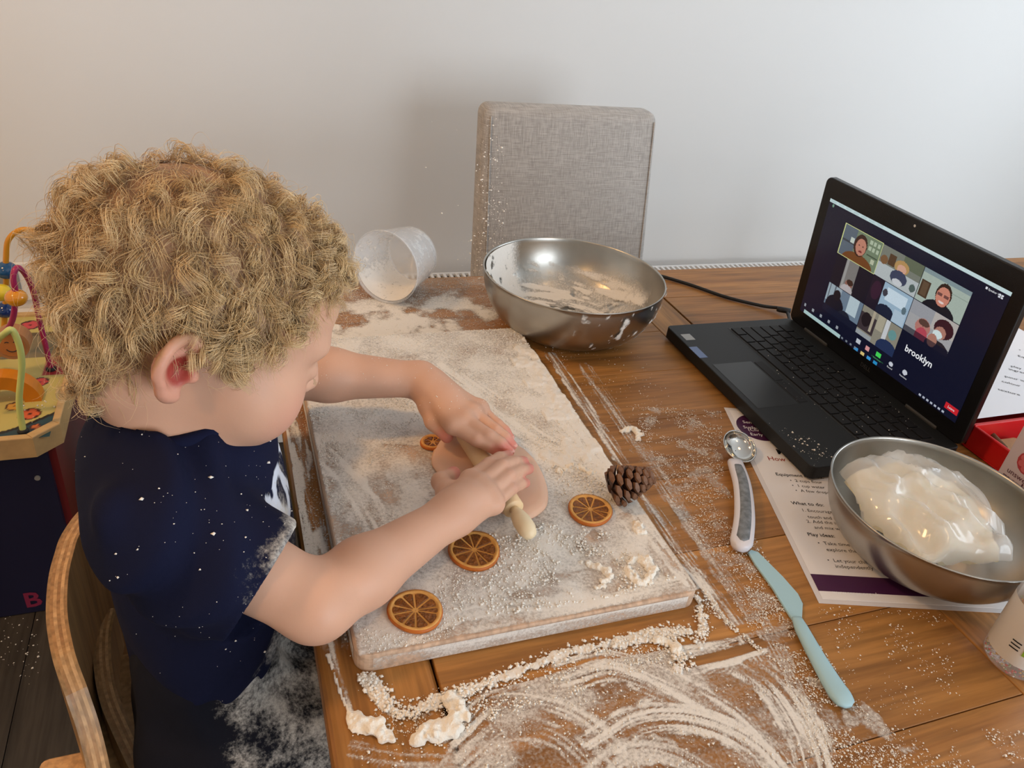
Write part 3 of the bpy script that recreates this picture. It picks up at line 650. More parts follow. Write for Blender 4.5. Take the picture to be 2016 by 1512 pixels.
V2 = cen + (V - cen) * A([0.90, 0.90, 1.0]); V2[..., 2] = TZ + 0.006 + (V[..., 2] - TZ - 0.006) * 0.90 - 0.003
V2[..., 2] = np.maximum(V2[..., 2], TZ + 0.006)
mesh('creamy_filling', V2.reshape(-1, 3), F, plain('creamy_fat', (0.78, 0.72, 0.56), 0.5, sub=0.2, noise=0.08, nscale=60), bag, True)

# ================================================================== clear plastic cup on its side
cm = px(757, 530, 0.049); cb_ = px(824, 497, 0.043)
ax = cb_ - cm; ax[2] = -0.006; ax /= np.linalg.norm(ax); CL = 0.078
cup = empty('plastic_cup', (cm[0] + 0.03, cm[1] + 0.03, TZ)); tag(cup, 'clear plastic cup lying on its side, dusted with flour, at the table edge', 'cup')
prof = [(0.0500, 0.0), (0.0508, 0.0015), (0.0490, 0.003), (0.0395, CL - 0.004), (0.037, CL), (0.0005, CL), (0.0005, CL - 0.0015), (0.0362, CL - 0.0016), (0.0383, CL - 0.005), (0.0478, 0.003), (0.0488, 0.0)]
V, F = lathe(prof, 64)
ez = Vector(ax); ex = ez.orthogonal().normalized(); ey = ez.cross(ex)
Rm = A([[ex[0], ey[0], ez[0]], [ex[1], ey[1], ez[1]], [ex[2], ey[2], ez[2]]])
lowz = (V @ Rm.T)[:, 2].min(); cm[2] = TZ - lowz + 0.0004
cpm, nt, b = new_mat('frosted_plastic'); b.inputs['Base Color'].default_value = (0.86, 0.88, 0.90, 1); b.inputs['Roughness'].default_value = 0.25; b.inputs['Alpha'].default_value = 0.30
mesh('cup_wall', V @ Rm.T + cm, F, cpm, cup, True)
u, v = np.meshgrid(np.linspace(0, 1, 60), np.linspace(0, 2 * PI, 160, endpoint=False), indexing='ij')
rad = 0.0472 - 0.0095 * u; L_ = np.stack([rad * np.cos(v), rad * np.sin(v), 0.004 + u * (CL - 0.008)], -1).reshape(-1, 3) @ Rm.T
dn_ = smoothstep(0.25, 0.95, -L_[:, 2] / 0.045 * 0.6 + 0.4).reshape(u.shape)
d = np.maximum(dn_ * 1.1, smoothstep(0.50, 0.68, fbm2(v * 6, u * 9, 4, 501)) * 0.75)
d = np.maximum(d, 0.8 * smoothstep(0.8, 1.0, u)) * (0.4 + fbm2(v * 12, u * 14, 3, 502))
idx = np.arange(u.size).reshape(u.shape); F = np.stack([idx[:-1], np.roll(idx[:-1], -1, 1), np.roll(idx[1:], -1, 1), idx[1:]], -1)
dk = (d[:-1] + d[1:]) / 2 > 0.12; o = mesh('flour_residue', L_ + cm, F[dk], M['film'], cup, True); attr_f(o, 'den', d.ravel()[:len(o.data.vertices)]); tag(o, kind='stuff')

# ================================================================== laptop
LX0, LX1, LY0, LY1 = 0.551, 0.757, 0.482, 0.799
lap = empty('laptop', ((LX0 + LX1) / 2, (LY0 + LY1) / 2, TZ)); tag(lap, 'open black laptop showing a video call with a grid of faces', 'laptop')
z0, z1 = TZ + 0.0035, TZ + 0.0185
bm = prism(rrect(LX0, LX1, LY0, LY1, 0.007), z0, z1, 0.0012, 2); body = bm_obj('base', bm, M['black_plastic'], lap)
for xa in (LX0 + 0.02, LX1 - 0.03):
    for ya in (LY0 + 0.02, LY1 - 0.05): box('rubber_foot', xa, xa + 0.01, ya, ya + 0.03, TZ + 0.0009, z0 + 0.0005, M['key'], body)
box('keyboard_tray', 0.638, 0.737, 0.500, 0.781, z1 - 0.0006, z1 + 0.0002, plain('tray_grey', (0.02, 0.021, 0.022), 0.5), body)
kx0, kx1, ky0, ky1 = 0.640, 0.735, 0.502, 0.779
rows = [13, 14, 14, 13, 12, 9]; pitch = (kx1 - kx0) / 6
# user sits on the -X side: first row (functions) is next to the hinge, left hand is +Y
for r_ in range(6):
    n = rows[r_]; xk1 = kx1 - r_ * pitch; xk0 = xk1 - pitch
    ws = [1.0] * n
    if r_ == 1: ws[-1] = 1.8
    if r_ == 2: ws[0] = 1.5
    if r_ == 3: ws[0] = 1.7; ws[-1] = 1.9
    if r_ == 4: ws[0] = 2.2; ws[-1] = 2.4
    if r_ == 5: ws[3] = 5.2
    tot = sum(ws); y = ky1
    for w in ws:
        yw = (ky1 - ky0) * w / tot
        bm = bmesh.new(); bx(bm, xk0 + 0.0013, xk1 - 0.0013, y - yw + 0.0013, y - 0.0013, z1, z1 + 0.0018)
        k = bm_obj('key', bm, M['key'], lap); y -= yw
box('trackpad', 0.559, 0.617, 0.593, 0.693, z1 - 0.0004, z1 + 0.0003, plain('trackpad', (0.016, 0.017, 0.018), 0.35), body, 0.0002, 1)
for (ya, yb) in ((0.596, 0.642), (0.645, 0.690)): box('trackpad_button', 0.620, 0.632, ya, yb, z1 - 0.0003, z1 + 0.0006, M['key'], body, 0.0003, 1)
s1 = px(1348, 664, 0.0185); box('sticker', s1[0] - 0.002, s1[0] + 0.012, s1[1] - 0.008, s1[1] + 0.008, z1, z1 + 0.0002, plain('silver_sticker', (0.36, 0.36, 0.35), 0.4), lap)
s2 = px(1373, 692, 0.0185); box('sticker', s2[0] - 0.006, s2[0] + 0.006, s2[1] - 0.016, s2[1] + 0.012, z1, z1 + 0.0002, plain('blue_sticker', (0.10, 0.16, 0.33), 0.4), lap)
# lid: plane from hinge line to top edge
hx, hz = LX1 - 0.002, TZ + 0.0165; tx, tz = 0.7395, TZ + 0.2275
dv = A([tx - hx, 0, tz - hz]); LL = np.linalg.norm(dv); dv /= LL           # up along the lid
nv = A([-dv[2], 0, dv[0]])                                                # towards the viewer (-X)
def lidp(u, v, d=0.0):
    """u 0..1 from the user's left (+Y) to right, v metres up from hinge, d metres proud of the glass"""
    return A([hx, LY1 - u * (LY1 - LY0), hz]) + dv * v + nv * d
M4 = Matrix(((0, dv[0], nv[0], hx), (-1, dv[1], nv[1], LY1), (0, dv[2], nv[2], hz), (0, 0, 0, 1)))     # x right, y up, z out of the lid
WL = LY1 - LY0
bm = prism(rrect(0, WL, 0.002, LL, 0.009), -0.0075, 0.0, 0.0012, 2); bm.transform(M4); lid = bm_obj('lid', bm, M['lid_black'], lap)
for ya in (0.035, WL - 0.085):
    bm = bmesh.new(); bx(bm, ya, ya + 0.05, -0.006, 0.006, -0.008, 0.0015, 0.002); bm.transform(M4); bm_obj('hinge_cover', bm, plain('hinge_grey', (0.045, 0.043, 0.04), 0.45), lap)
# screen image, drawn procedurally as coloured cells
SW, SH = 0.284, 0.163; SX0 = (WL - SW) / 2; SY0 = 0.024
NX, NY = 336, 190
im = np.zeros((NY, NX, 3)); gy, gx = np.meshgrid((np.arange(NY) + .5) / NY, (np.arange(NX) + .5) / NX, indexing='ij')
def S(c): c = A(c, float) / 255; return np.where(c <= 0.04045, c / 12.92, ((c + 0.055) / 1.055) ** 2.4)
im[:] = S((14, 17, 38))
def rect(u0, v0, u1, v1, c, a=1.0): m = (gx >= u0) & (gx < u1) & (gy >= v0) & (gy < v1); im[m] = im[m] * (1 - a) + S(c) * a
def ell(cu, cv, ru, rv, c, clip=None, a=1.0):
    m = ((gx - cu) / ru) ** 2 + ((gy - cv) / rv) ** 2 < 1
    if clip: m &= (gx >= clip[0]) & (gx < clip[2]) & (gy >= clip[1]) & (gy < clip[3])
    im[m] = im[m] * (1 - a) + S(c) * a
cu_ = [0.137, 0.376, 0.615, 0.857]; cv_ = [0.118, 0.367, 0.620, 0.868]
def cell(i, j): return (cu_[i] + 0.002, cv_[j] + 0.003, cu_[i + 1] - 0.002, cv_[j + 1] - 0.003)
rect(0, 0.0, 1, 0.026, (196, 218, 220))
for i in range(7): rect(0.01 + i * 0.05, 0.006, 0.045 + i * 0.05, 0.02, (180, 205, 208))
def sub(t, u0, v0, u1, v1, c, a=1.0): rect(t[0] + (t[2] - t[0]) * u0, t[1] + (t[3] - t[1]) * v0, t[0] + (t[2] - t[0]) * u1, t[1] + (t[3] - t[1]) * v1, c, a)
def sube(t, u, v, ru, rv, c, a=1.0): ell(t[0] + (t[2] - t[0]) * u, t[1] + (t[3] - t[1]) * v, (t[2] - t[0]) * ru, (t[3] - t[1]) * rv, c, t, a)
t = cell(0, 0); rect(cu_[0] - 0.003, cv_[0] - 0.004, cu_[1] + 0.003, cv_[1] + 0.004, (196, 204, 140)); rect(*t, (112, 128, 104))
sub(t, 0, 0, 0.34, 1, (88, 100, 112)); sub(t, 0, .45, .34, .52, (60, 66, 74)); sub(t, .22, .3, .32, .48, (190, 200, 190))
for q in range(6): sub(t, .70 + (q % 3) * .1, .08 + (q // 3) * .2, .77 + (q % 3) * .1, .22 + (q // 3) * .2, (170, 184, 160))
sub(t, .70, .55, .98, .58, (70, 84, 66)); sub(t, .84, .62, .93, .78, (180, 186, 160))
sube(t, .52, 1.05, .42, .36, (110, 66, 34)); sube(t, .50, .42, .17, .36, (58, 36, 30)); sube(t, .52, .46, .135, .27, (186, 128, 108)); sube(t, .47, .42, .02, .02, (50, 30, 28)); sube(t, .57, .42, .02, .02, (50, 30, 28)); sube(t, .53, .60, .05, .03, (120, 50, 50))
t = cell(1, 0); rect(*t, (118, 122, 112)); sub(t, 0, .55, 1, 1, (176, 184, 186)); sub(t, .55, 0, 1, .35, (96, 104, 84)); sub(t, .22, .16, .38, .5, (84, 62, 44)); sube(t, .12, .42, .09, .14, (120, 88, 60))
sube(t, .55, .38, .17, .20, (176, 140, 88)); sube(t, .56, .44, .11, .14, (206, 160, 138)); sube(t, .55, .72, .20, .22, (60, 66, 90)); sube(t, .55, .86, .12, .1, (196, 200, 205)); sube(t, .9, .78, .07, .12, (80, 96, 92))
t = cell(2, 0); rect(*t, (164, 178, 168)); sub(t, 0, 0, 1, .12, (128, 146, 150)); sub(t, .02, .35, .22, .85, (74, 56, 42)); sub(t, .06, .4, .18, .8, (96, 76, 58)); sub(t, .6, .3, .99, .33, (140, 156, 146))
sube(t, .52, 1.1, .36, .40, (26, 26, 34)); sube(t, .52, .48, .16, .34, (52, 36, 30)); sube(t, .52, .54, .14, .29, (200, 132, 112)); sub(t, .40, .46, .50, .54, (110, 70, 66)); sub(t, .54, .46, .64, .54, (110, 70, 66)); sube(t, .52, .70, .06, .035, (226, 206, 200))
t = cell(0, 1); rect(*t, (20, 20, 34)); sub(t, .28, 0, .62, 1, (120, 118, 116)); sub(t, .30, 0, .36, 1, (150, 150, 148)); sube(t, .50, .72, .10, .14, (140, 96, 84)); sube(t, .48, .95, .16, .18, (176, 170, 172)); sube(t, .52, .66, .09, .10, (60, 40, 34))
t = cell(1, 1); rect(*t, (150, 176, 196)); sub(t, 0, 0, .3, 1, (30, 24, 38)); sub(t, .4, .1, .9, .5, (196, 214, 226)); sube(t, .50, .88, .22, .24, (28, 34, 54)); sube(t, .16, .4, .12, .3, (52, 28, 48)); sube(t, .38, .3, .06, .12, (60, 60, 70)); sub(t, .7, .6, .98, .98, (170, 190, 206)); sube(t, .9, .5, .05, .12, (90, 110, 120))
t = cell(2, 1); rect(*t, (160, 160, 162)); sub(t, 0, 0, .5, .4, (150, 152, 158)); sub(t, .5, 0, 1, .5, (178, 172, 168)); sube(t, .36, .62, .16, .26, (176, 118, 108)); sube(t, .38, .92, .14, .3, (176, 70, 84)); sube(t, .36, .48, .12, .10, (88, 62, 54)); sube(t, .76, .34, .20, .28, (58, 26, 34)); sube(t, .72, .48, .12, .18, (170, 120, 106)); sube(t, .68, .56, .10, .12, (206, 222, 222)); sube(t, .74, .95, .26, .24, (40, 34, 40)); sube(t, .62, .8, .10, .2, (170, 120, 104)); sub(t, 0, .82, 1, 1, (16, 18, 40), .8)
t = cell(0, 2); rect(*t, (104, 122, 140)); sub(t, 0, 0, .4, .6, (150, 166, 176)); sub(t, .05, 0, .08, .6, (90, 100, 110)); sub(t, .2, 0, .23, .6, (90, 100, 110)); sube(t, .30, .7, .26, .42, (18, 20, 34)); sube(t, .30, .26, .10, .18, (26, 22, 30)); sub(t, .62, 0, .9, .6, (176, 194, 202)); sube(t, .62, .9, .2, .3, (30, 34, 48)); sub(t, 0, .75, 1, 1, (20, 24, 44))
t = cell(1, 2); rect(*t, (136, 132, 118)); sub(t, 0, .2, .4, .8, (60, 50, 54)); sub(t, .28, .0, .34, .7, (170, 160, 140)); sub(t, .42, 0, .6, .5, (166, 160, 140)); sub(t, .62, 0, .72, 1, (196, 200, 204)); sube(t, .84, .35, .1, .16, (100, 144, 144)); sube(t, .80, .9, .26, .3, (34, 48, 82)); sube(t, .16, .4, .12, .24, (34, 26, 30)); sub(t, 0, .85, .4, 1, (150, 156, 160))
rect(0.03, 0.968, 0.30, 1.0, (168, 196, 196))
for q in range(5): rect(0.02 + q * 0.06, 0.915, 0.034 + q * 0.06, 0.94, (150, 156, 164))
for q, c in enumerate(((60, 140, 200), (214, 190, 120), (60, 150, 210), (40, 140, 196))): rect(0.40 + q * 0.042, 0.972, 0.425 + q * 0.042, 0.998, c)
for q in range(4): rect(0.31 + q * 0.03, 0.975, 0.322 + q * 0.03, 0.992, (120, 128, 138))
rect(0.528, 0.895, 0.556, 0.93, (70, 210, 90)); rect(0.505, 0.945, 0.58, 0.955, (40, 90, 60)); rect(0.40, 0.90, 0.425, 0.935, (190, 196, 206)); rect(0.46, 0.905, 0.485, 0.94, (214, 150, 150)); ell(0.62, 0.915, 0.012, 0.018, (200, 204, 214)); ell(0.70, 0.905, 0.013, 0.02, (200, 204, 214))
rect(0.928, 0.90, 0.995, 0.945, (196, 34, 44))
for q in range(7): rect(0.80 + q * 0.021, 0.972, 0.812 + q * 0.021, 0.990, (176, 182, 196))
rect(0.895, 0.040, 0.906, 0.058, (230, 232, 238))
for (a, b_) in ((.955, .042), (.968, .042), (.955, .058), (.968, .058)): rect(a, b_, a + .008, b_ + .010, (214, 218, 228))
ell(0.03, 0.045, 0.006, 0.012, (110, 150, 130))
im = im * (0.93 + 0.07 * rng.random((NY, NX, 1)))
i, j = np.meshgrid(np.arange(NY), np.arange(NX), indexing='ij')
base = np.stack([SX0 + j / NX * SW, SY0 + SH - i / NY * SH], -1); dx, dy = SW / NX, SH / NY
q = np.stack([base, base + A([0, -dy]), base + A([dx, -dy]), base + A([dx, 0])], 2).reshape(-1, 2)
P3 = np.concatenate([q, np.full((len(q), 1), 0.0003)], 1)
M4n = A(M4); V = P3 @ M4n[:3, :3].T + M4n[:3, 3]
scm, nt, b = new_mat('screen_picture'); at = nt.nodes.new('ShaderNodeAttribute'); at.attribute_name = 'col'
b.inputs['Base Color'].default_value = (0.004, 0.004, 0.005, 1); b.inputs['Roughness'].default_value = 0.22
nt.links.new(at.outputs['Color'], b.inputs['Emission Color']); b.inputs['Emission Strength'].default_value = 0.85
scr = mesh('screen', V, np.arange(len(q)).reshape(-1, 4), scm, lid); attr_c(scr, 'col', np.repeat(im.reshape(-1, 3), 4, 0))
wt = plain('screen_white', (0.02, 0.02, 0.02), 0.4, emit=(0.85, 0.87, 0.9), es=0.8)
def stxt(txt, u, v, size, mat=wt, align='LEFT', bold=0.0):
    text_mesh('screen_text', txt, size, M4 @ Matrix.Translation((SX0 + u * SW, SY0 + SH - v * SH, 0.0006)), mat, lid, align=align, bold=bold)
stxt('brooklyn', 0.735, 0.752, 0.0118, align='CENTER', bold=0.0002)
stxt('Speaker View', 0.909, 0.057, 0.0034); stxt('Leave', 0.961, 0.932, 0.0042, align='CENTER'); stxt('Record', 0.62, 0.952, 0.0030, align='CENTER'); stxt('Reactions', 0.70, 0.948, 0.0030, align='CENTER')
stxt('Share Screen', 0.542, 0.956, 0.0026, plain('screen_green', (0.02, 0.02, 0.02), emit=(0.1, 0.5, 0.15), es=0.7), 'CENTER')
text_mesh('maker_logo', 'DELL', 0.008, M4 @ Matrix.Translation((WL / 2 - 0.01, 0.010, 0.0003)), plain('logo_grey', (0.05, 0.05, 0.05), 0.3), lid)
V, F = lathe([(0.0004, 0.0), (0.0016, 0.0)], 12); V[:, 0] += WL / 2; V[:, 1] += LL - 0.008; V[:, 2] += 0.0004
mesh('webcam', V @ M4n[:3, :3].T + M4n[:3, 3], F, M['white'], lid)
# cable
c0 = A([hx + 0.004, LY1 - 0.002, TZ + 0.010])
pts = [c0, px(1545, 610, 0.008), px(1500, 602, 0.004), px(1430, 585, 0.003), px(1360, 561, 0.003), px(1300, 543, 0.003), px(1275, 538, 0.003)]
V, F = tube(spline(pts, 60), 0.0026, 8); cb2 = empty('power_cable', tuple(px(1430, 585, 0))); tag(cb2, 'thin black power cable running from the laptop behind the steel bowl', 'cable')
mesh('cord', V, F, M['black_plastic'], cb2, True)
p0 = px(1535, 609, 0.008); dd = (pts[1] - pts[2]); dd /= np.linalg.norm(dd)
V, F = tube([p0 - dd * 0.004, p0, p0 + dd * 0.016], [0.0036, 0.0044, 0.0044], 10); mesh('plug', V, F, M['black_plastic'], cb2, True)
# flour specks on the laptop
P_, S_ = scatter_px([(1510, 830), (1600, 860), (1650, 900), (1640, 945), (1600, 930), (1540, 870)], 150, 0.0185, 0.0002, 0.0016); P_[:, 2] = z1 + S_ * 0.4
P2, S2 = scatter_px([(1500, 690), (1600, 680), (1740, 780), (1840, 850), (1700, 860), (1560, 790)], 130, 0.0203, 0.0002, 0.0008); P2[:, 2] = z1 + 0.0018 + S2 * 0.4
P_ = np.concatenate([P_, P2]); S_ = np.concatenate([S_, S2]); ok = (P_[:, 0] > LX0 + 0.003) & (P_[:, 0] < 0.75) & (P_[:, 1] > LY0 + 0.003) & (P_[:, 1] < LY1)
crumbs('flour_crumbs', P_[ok], S_[ok], 'white flour specks on the black laptop palm rest and keys')

# ================================================================== laminated instruction sheet
tl, bl = px(1425, 803)[:2], px(1612, 1188)[:2]; ev = (bl - tl) / np.linalg.norm(bl - tl); eu = A([-ev[1], ev[0]])
def ppt(u, v): return tl + eu * u + ev * v
sh = empty('instruction_sheet', (*ppt(0.1, 0.15), TZ)); tag(sh, 'white laminated instruction sheet with purple footer bar under the bowl', 'paper sheet')
PW, PH = 0.216, 0.303
def pbox(name, u0, u1, v0, v1, z_0, z_1, mat, par):
    return bm_obj(name, prism([ppt(u0, v0), ppt(u0, v1), ppt(u1, v1), ppt(u1, v0)], TZ + z_0, TZ + z_1), mat, par)
lam = pbox('laminate', 0, PW, 0, PH, 0.0002, 0.0006, plain('laminate', (0.62, 0.58, 0.57), 0.3), sh)
pbox('page', 0.005, PW - 0.005, 0.005, PH - 0.005, 0.0006, PT, M['paper'], sh)
pbox('footer_bar', 0.005, PW - 0.012, PH - 0.034, PH - 0.014, PT, PT + 0.0001, M['purple'], sh)
def uvp(x_, y_): q = px(x_, y_, PT)[:2] - tl; return q @ eu, q @ ev
def ptxt(txt, x_, y_, size, mat, bold=0.0):
    u, v = uvp(x_, y_); o = ppt(u, v)
    Mx = Matrix(((eu[0], -ev[0], 0, o[0]), (eu[1], -ev[1], 0, o[1]), (0, 0, 1, TZ + PT + 0.00015), (0, 0, 0, 1)))
    text_mesh('printed_text', txt, size, Mx, mat, sh, bold=bold)
lu, lv = uvp(1494, 842); lc = ppt(lu, lv); V, F = lathe([(0.0004, TZ + PT + 0.0001), (0.026, TZ + PT + 0.0001)], 40, (lc[0], lc[1], 0)); mesh('round_emblem', V, F, M['purple'], sh)
for k, (t_, xx, yy) in enumerate((('Sense', 1463, 833), ('Surface', 1464, 843), ('(Christm', 1473, 848), ('Early P', 1478, 857))): ptxt(t_, xx, yy, 0.0075, M['white'])
ptxt('Mu', 1531, 894, 0.0135, M['black'], 0.0003); ptxt('How to make', 1513, 906, 0.0100, M['redink'], 0.0001)
ptxt('Equipment needed:', 1528, 936, 0.0068, M['black'], 0.0001)
for t_, xx, yy in (('\u2022  2 cups flour', 1556, 948), ('\u2022  1 cup water', 1560, 958), ('\u2022  A few drops', 1567, 968)): ptxt(t_, xx, yy, 0.0062, M['black'])
ptxt('What to do:', 1559, 993, 0.0068, M['black'], 0.0001)
for t_, xx, yy in (('1. Encourage y', 1579, 1007), ('touch and sm', 1591, 1020), ('2. Add the ing', 1589, 1029), ('and mix well', 1604, 1041)): ptxt(t_, xx, yy, 0.0062, M['black'])
ptxt('Play ideas:', 1591, 1055, 0.0066, M['black'], 0.0001)
for t_, xx, yy in (('\u2022  Take time to', 1611, 1072), ('explore the ing', 1628, 1085), ('\u2022  Let your child ha', 1630, 1106), ('independently or d', 1646, 1118)): ptxt(t_, xx, yy, 0.0064, M['black'])
ptxt('www.sense.org.uk', 1640, 1169, 0.0058, M['white'])

# ================================================================== scoop spoon, knife
sp_ = empty('measuring_scoop', tuple(px(1455, 960))); tag(sp_, 'steel measuring scoop with grey and white handle beside the instruction sheet', 'scoop')
sc0 = px(1455, 884, 0.010); rs = 0.0188
prof = [(rs * math.sin(a), -rs * 0.62 * math.cos(a)) for a in np.linspace(0.03, PI / 2, 16)]
prof2 = [((rs - 0.0012) * math.sin(a), -(rs * 0.62 - 0.0011) * math.cos(a)) for a in np.linspace(PI / 2, 0.03, 16)]
V, F = lathe(prof + prof2, 48); V[:, 1] *= 1.06; ca_, sa_ = math.cos(0.42), math.sin(0.42); V = np.stack([V[:, 0], V[:, 1] * ca_ - V[:, 2] * sa_, V[:, 1] * sa_ + V[:, 2] * ca_], -1); V += A([sc0[0], sc0[1], TZ + 0.0008 - V[:, 2].min()]); mesh('scoop_bowl', V, F, M['shiny'], sp_, True)
hp_ = [px(1447, 910, 0.009), px(1461, 955, 0.012), px(1466, 1010, 0.011), px(1462, 1055, 0.009), px(1455, 1082, 0.007)]
Q = spline(hp_, 30); wd = np.interp(np.linspace(0, 1, 30), [0, .1, .45, .85, .95, 1], [0.0080, 0.0086, 0.0098, 0.0106, 0.0080, 0.002])
def strap(Q, wd, th, zoff=0.0, n=12):
    T_ = np.gradient(Q, axis=0); T_[:, 2] = 0; T_ /= np.linalg.norm(T_, axis=1)[:, None]; Sd = np.stack([-T_[:, 1], T_[:, 0], 0 * T_[:, 0]], -1); a = np.linspace(0, 2 * PI, n, endpoint=False)
    sx_ = np.sign(np.cos(a)) * np.abs(np.cos(a)) ** 0.7; sz_ = np.sign(np.sin(a)) * np.abs(np.sin(a)) ** 0.7
    V = Q[:, None] + Sd[:, None] * (wd[:, None, None] * sx_[None, :, None]); V[..., 2] += sz_[None] * th[:, None] + zoff
    m_ = len(Q); F = [(k * n + j, k * n + (j + 1) % n, (k + 1) * n + (j + 1) % n, (k + 1) * n + j) for k in range(m_ - 1) for j in range(n)] + [tuple(range(n))[::-1], tuple((m_ - 1) * n + j for j in range(n))]
    return V.reshape(-1, 3), F
V, F = strap(Q, wd, np.full(30, 0.0048) * np.minimum(1, wd / 0.006)); V[:, 2] = np.maximum(V[:, 2], TZ + 0.0008); mesh('handle', V, F, M['greywhite'], sp_, True)
Q2 = Q[2:27]; w2 = np.interp(np.linspace(0, 1, 25), [0, .08, .5, .92, 1], [0.0045, 0.0055, 0.0060, 0.0066, 0.002])
V, F = strap(Q2, w2, np.full(25, 0.0035), 0.0022); mesh('grip', V, F, M['grip'], sp_, True)

kn = empty('table_knife', tuple(px(1580, 1240))); tag(kn, 'pale blue plastic table knife lying on floury oak', 'knife')
def cp(l): return [(px(1400 + a / 2.362, 780 + b_ / 2.362)[:2]) for a, b_ in l]
bl_ = cp([(168, 735), (182, 724), (215, 735), (330, 850), (400, 930), (422, 975), (420, 1005), (418, 1040), (385, 1062), (360, 1030), (280, 900), (200, 790)])
bm_obj('blade', prism(bl_[::-1], TZ + 0.0012, TZ + 0.0032, 0.0006, 2), M['knife'], kn)
Q = spline([px(1400 + a / 2.362, 780 + b_ / 2.362, 0.0045) for a, b_ in ((398, 1030), (425, 1090), (490, 1210), (570, 1345), (640, 1445))], 24)
wd = np.interp(np.linspace(0, 1, 24), [0, .2, .5, .85, .96, 1], [0.0042, 0.0056, 0.0068, 0.0090, 0.0075, 0.003])
V, F = strap(Q, wd, np.interp(np.linspace(0, 1, 24), [0, .2, .9, 1], [0.0018, 0.0032, 0.0036, 0.0015])); V[:, 2] = np.maximum(V[:, 2], TZ + 0.0008); mesh('handle', V, F, M['knife'], kn, True)

# ================================================================== dried orange slices
M['rind'] = plain('orange_rind', (0.50, 0.13, 0.012), 0.5, noise=0.25, nscale=120)
M['pith'] = plain('dried_pith', (0.72, 0.36, 0.09), 0.6, noise=0.2, nscale=200)
M['pulp'] = plain('dried_pulp', (0.26, 0.085, 0.012), 0.35, noise=0.6, nscale=380, bump=0.9, bscale=420)
def orange(cx, cy, z, r, label, tilt=(0, 0), seed=0, lobes=10):
    rr_ = random.Random(seed); o = empty('orange_slice', (cx, cy, z)); o.rotation_euler = (tilt[0], tilt[1], rr_.uniform(0, 6))
    tag(o, label, 'orange slice', 'dried orange slices'); th = 0.0042
    def wob(a): return 1 + 0.025 * math.sin(2 * a + seed) + 0.02 * math.sin(3 * a + 2 * seed)
    prof = [(r - 0.0022, th), (r - 0.0006, th * 0.98), (r, th * 0.6), (r - 0.0004, th * 0.2), (r - 0.0015, 0.0), (r - 0.003, 0.0004), (r - 0.0034, th * 0.8)]
    V, F = lathe(prof, 56, (0, 0, 0), True); a = np.arctan2(V[:, 1], V[:, 0]); w = A([wob(q) for q in a]); V[:, 0] *= w; V[:, 1] *= w
    me = mesh('rind', V, F, M['rind'], o, True); me.matrix_parent_inverse = Matrix.Identity(4)
    prof = [(0.0003, 0.0008), (r - 0.0012, 0.0008), (r - 0.0010, th * 1.0), (r - 0.0034, th * 1.03), (r - 0.0042, th * 0.72), (0.0003, th * 0.72)]
    V, F = lathe(prof, 56); a = np.arctan2(V[:, 1], V[:, 0]); w = A([wob(q) for q in a]); V[:, 0] *= w; V[:, 1] *= w
    me = mesh('pith', V, F, M['pith'], o, True); me.matrix_parent_inverse = Matrix.Identity(4)
    e = [2 * PI * (k + rr_.uniform(-0.22, 0.22)) / lobes for k in range(lobes)]
    for k in range(lobes):
        a0, a1 = e[k] + 0.055, (e[(k + 1) % lobes] + (2 * PI if k == lobes - 1 else 0)) - 0.055
        ro = r - 0.0040; ri = 0.0016; n_ = 7; top = []; 
        pts_ = [(ri * 1.4 * math.cos((a0 + a1) / 2), ri * 1.4 * math.sin((a0 + a1) / 2))]
        for s_ in np.linspace(0, 1, n_):
            aa = a0 + (a1 - a0) * s_; f_ = 1 - 0.07 * abs(2 * s_ - 1) ** 3; pts_.append((ro * f_ * wob(aa) * math.cos(aa), ro * f_ * wob(aa) * math.sin(aa)))
        s = bm_obj('segment', prism(pts_, th * 0.3, th * 0.90, 0.0004, 1), M['pulp'], o); s.matrix_parent_inverse = Matrix.Identity(4)
    return o
c_ = px(934, 1083, BT + 0.004); orange(c_[0], c_[1], TZ + BT + 0.0012, 0.0222, 'dried orange slice lying under the rolling forearm beside the dough', (0, 0), 1)
c_ = px(818, 1202, BT + 0.004); orange(c_[0], c_[1], TZ + BT + 0.0012, 0.0208, 'dried orange slice at the floury board corner below the elbow', (0, 0), 2)
c_ = px(1162, 1003, BT + 0.004); orange(c_[0], c_[1], TZ + BT + 0.0012, 0.0208, 'dried orange slice touching the pine cone', (0, 0), 3)
c_ = px(852, 872, BT + 0.003); orange(c_[0], c_[1], TZ + BT + 0.0012, 0.0125, 'small golden dried slice peeking out under the thumb beside the dough', (0, 0), 4, 7)

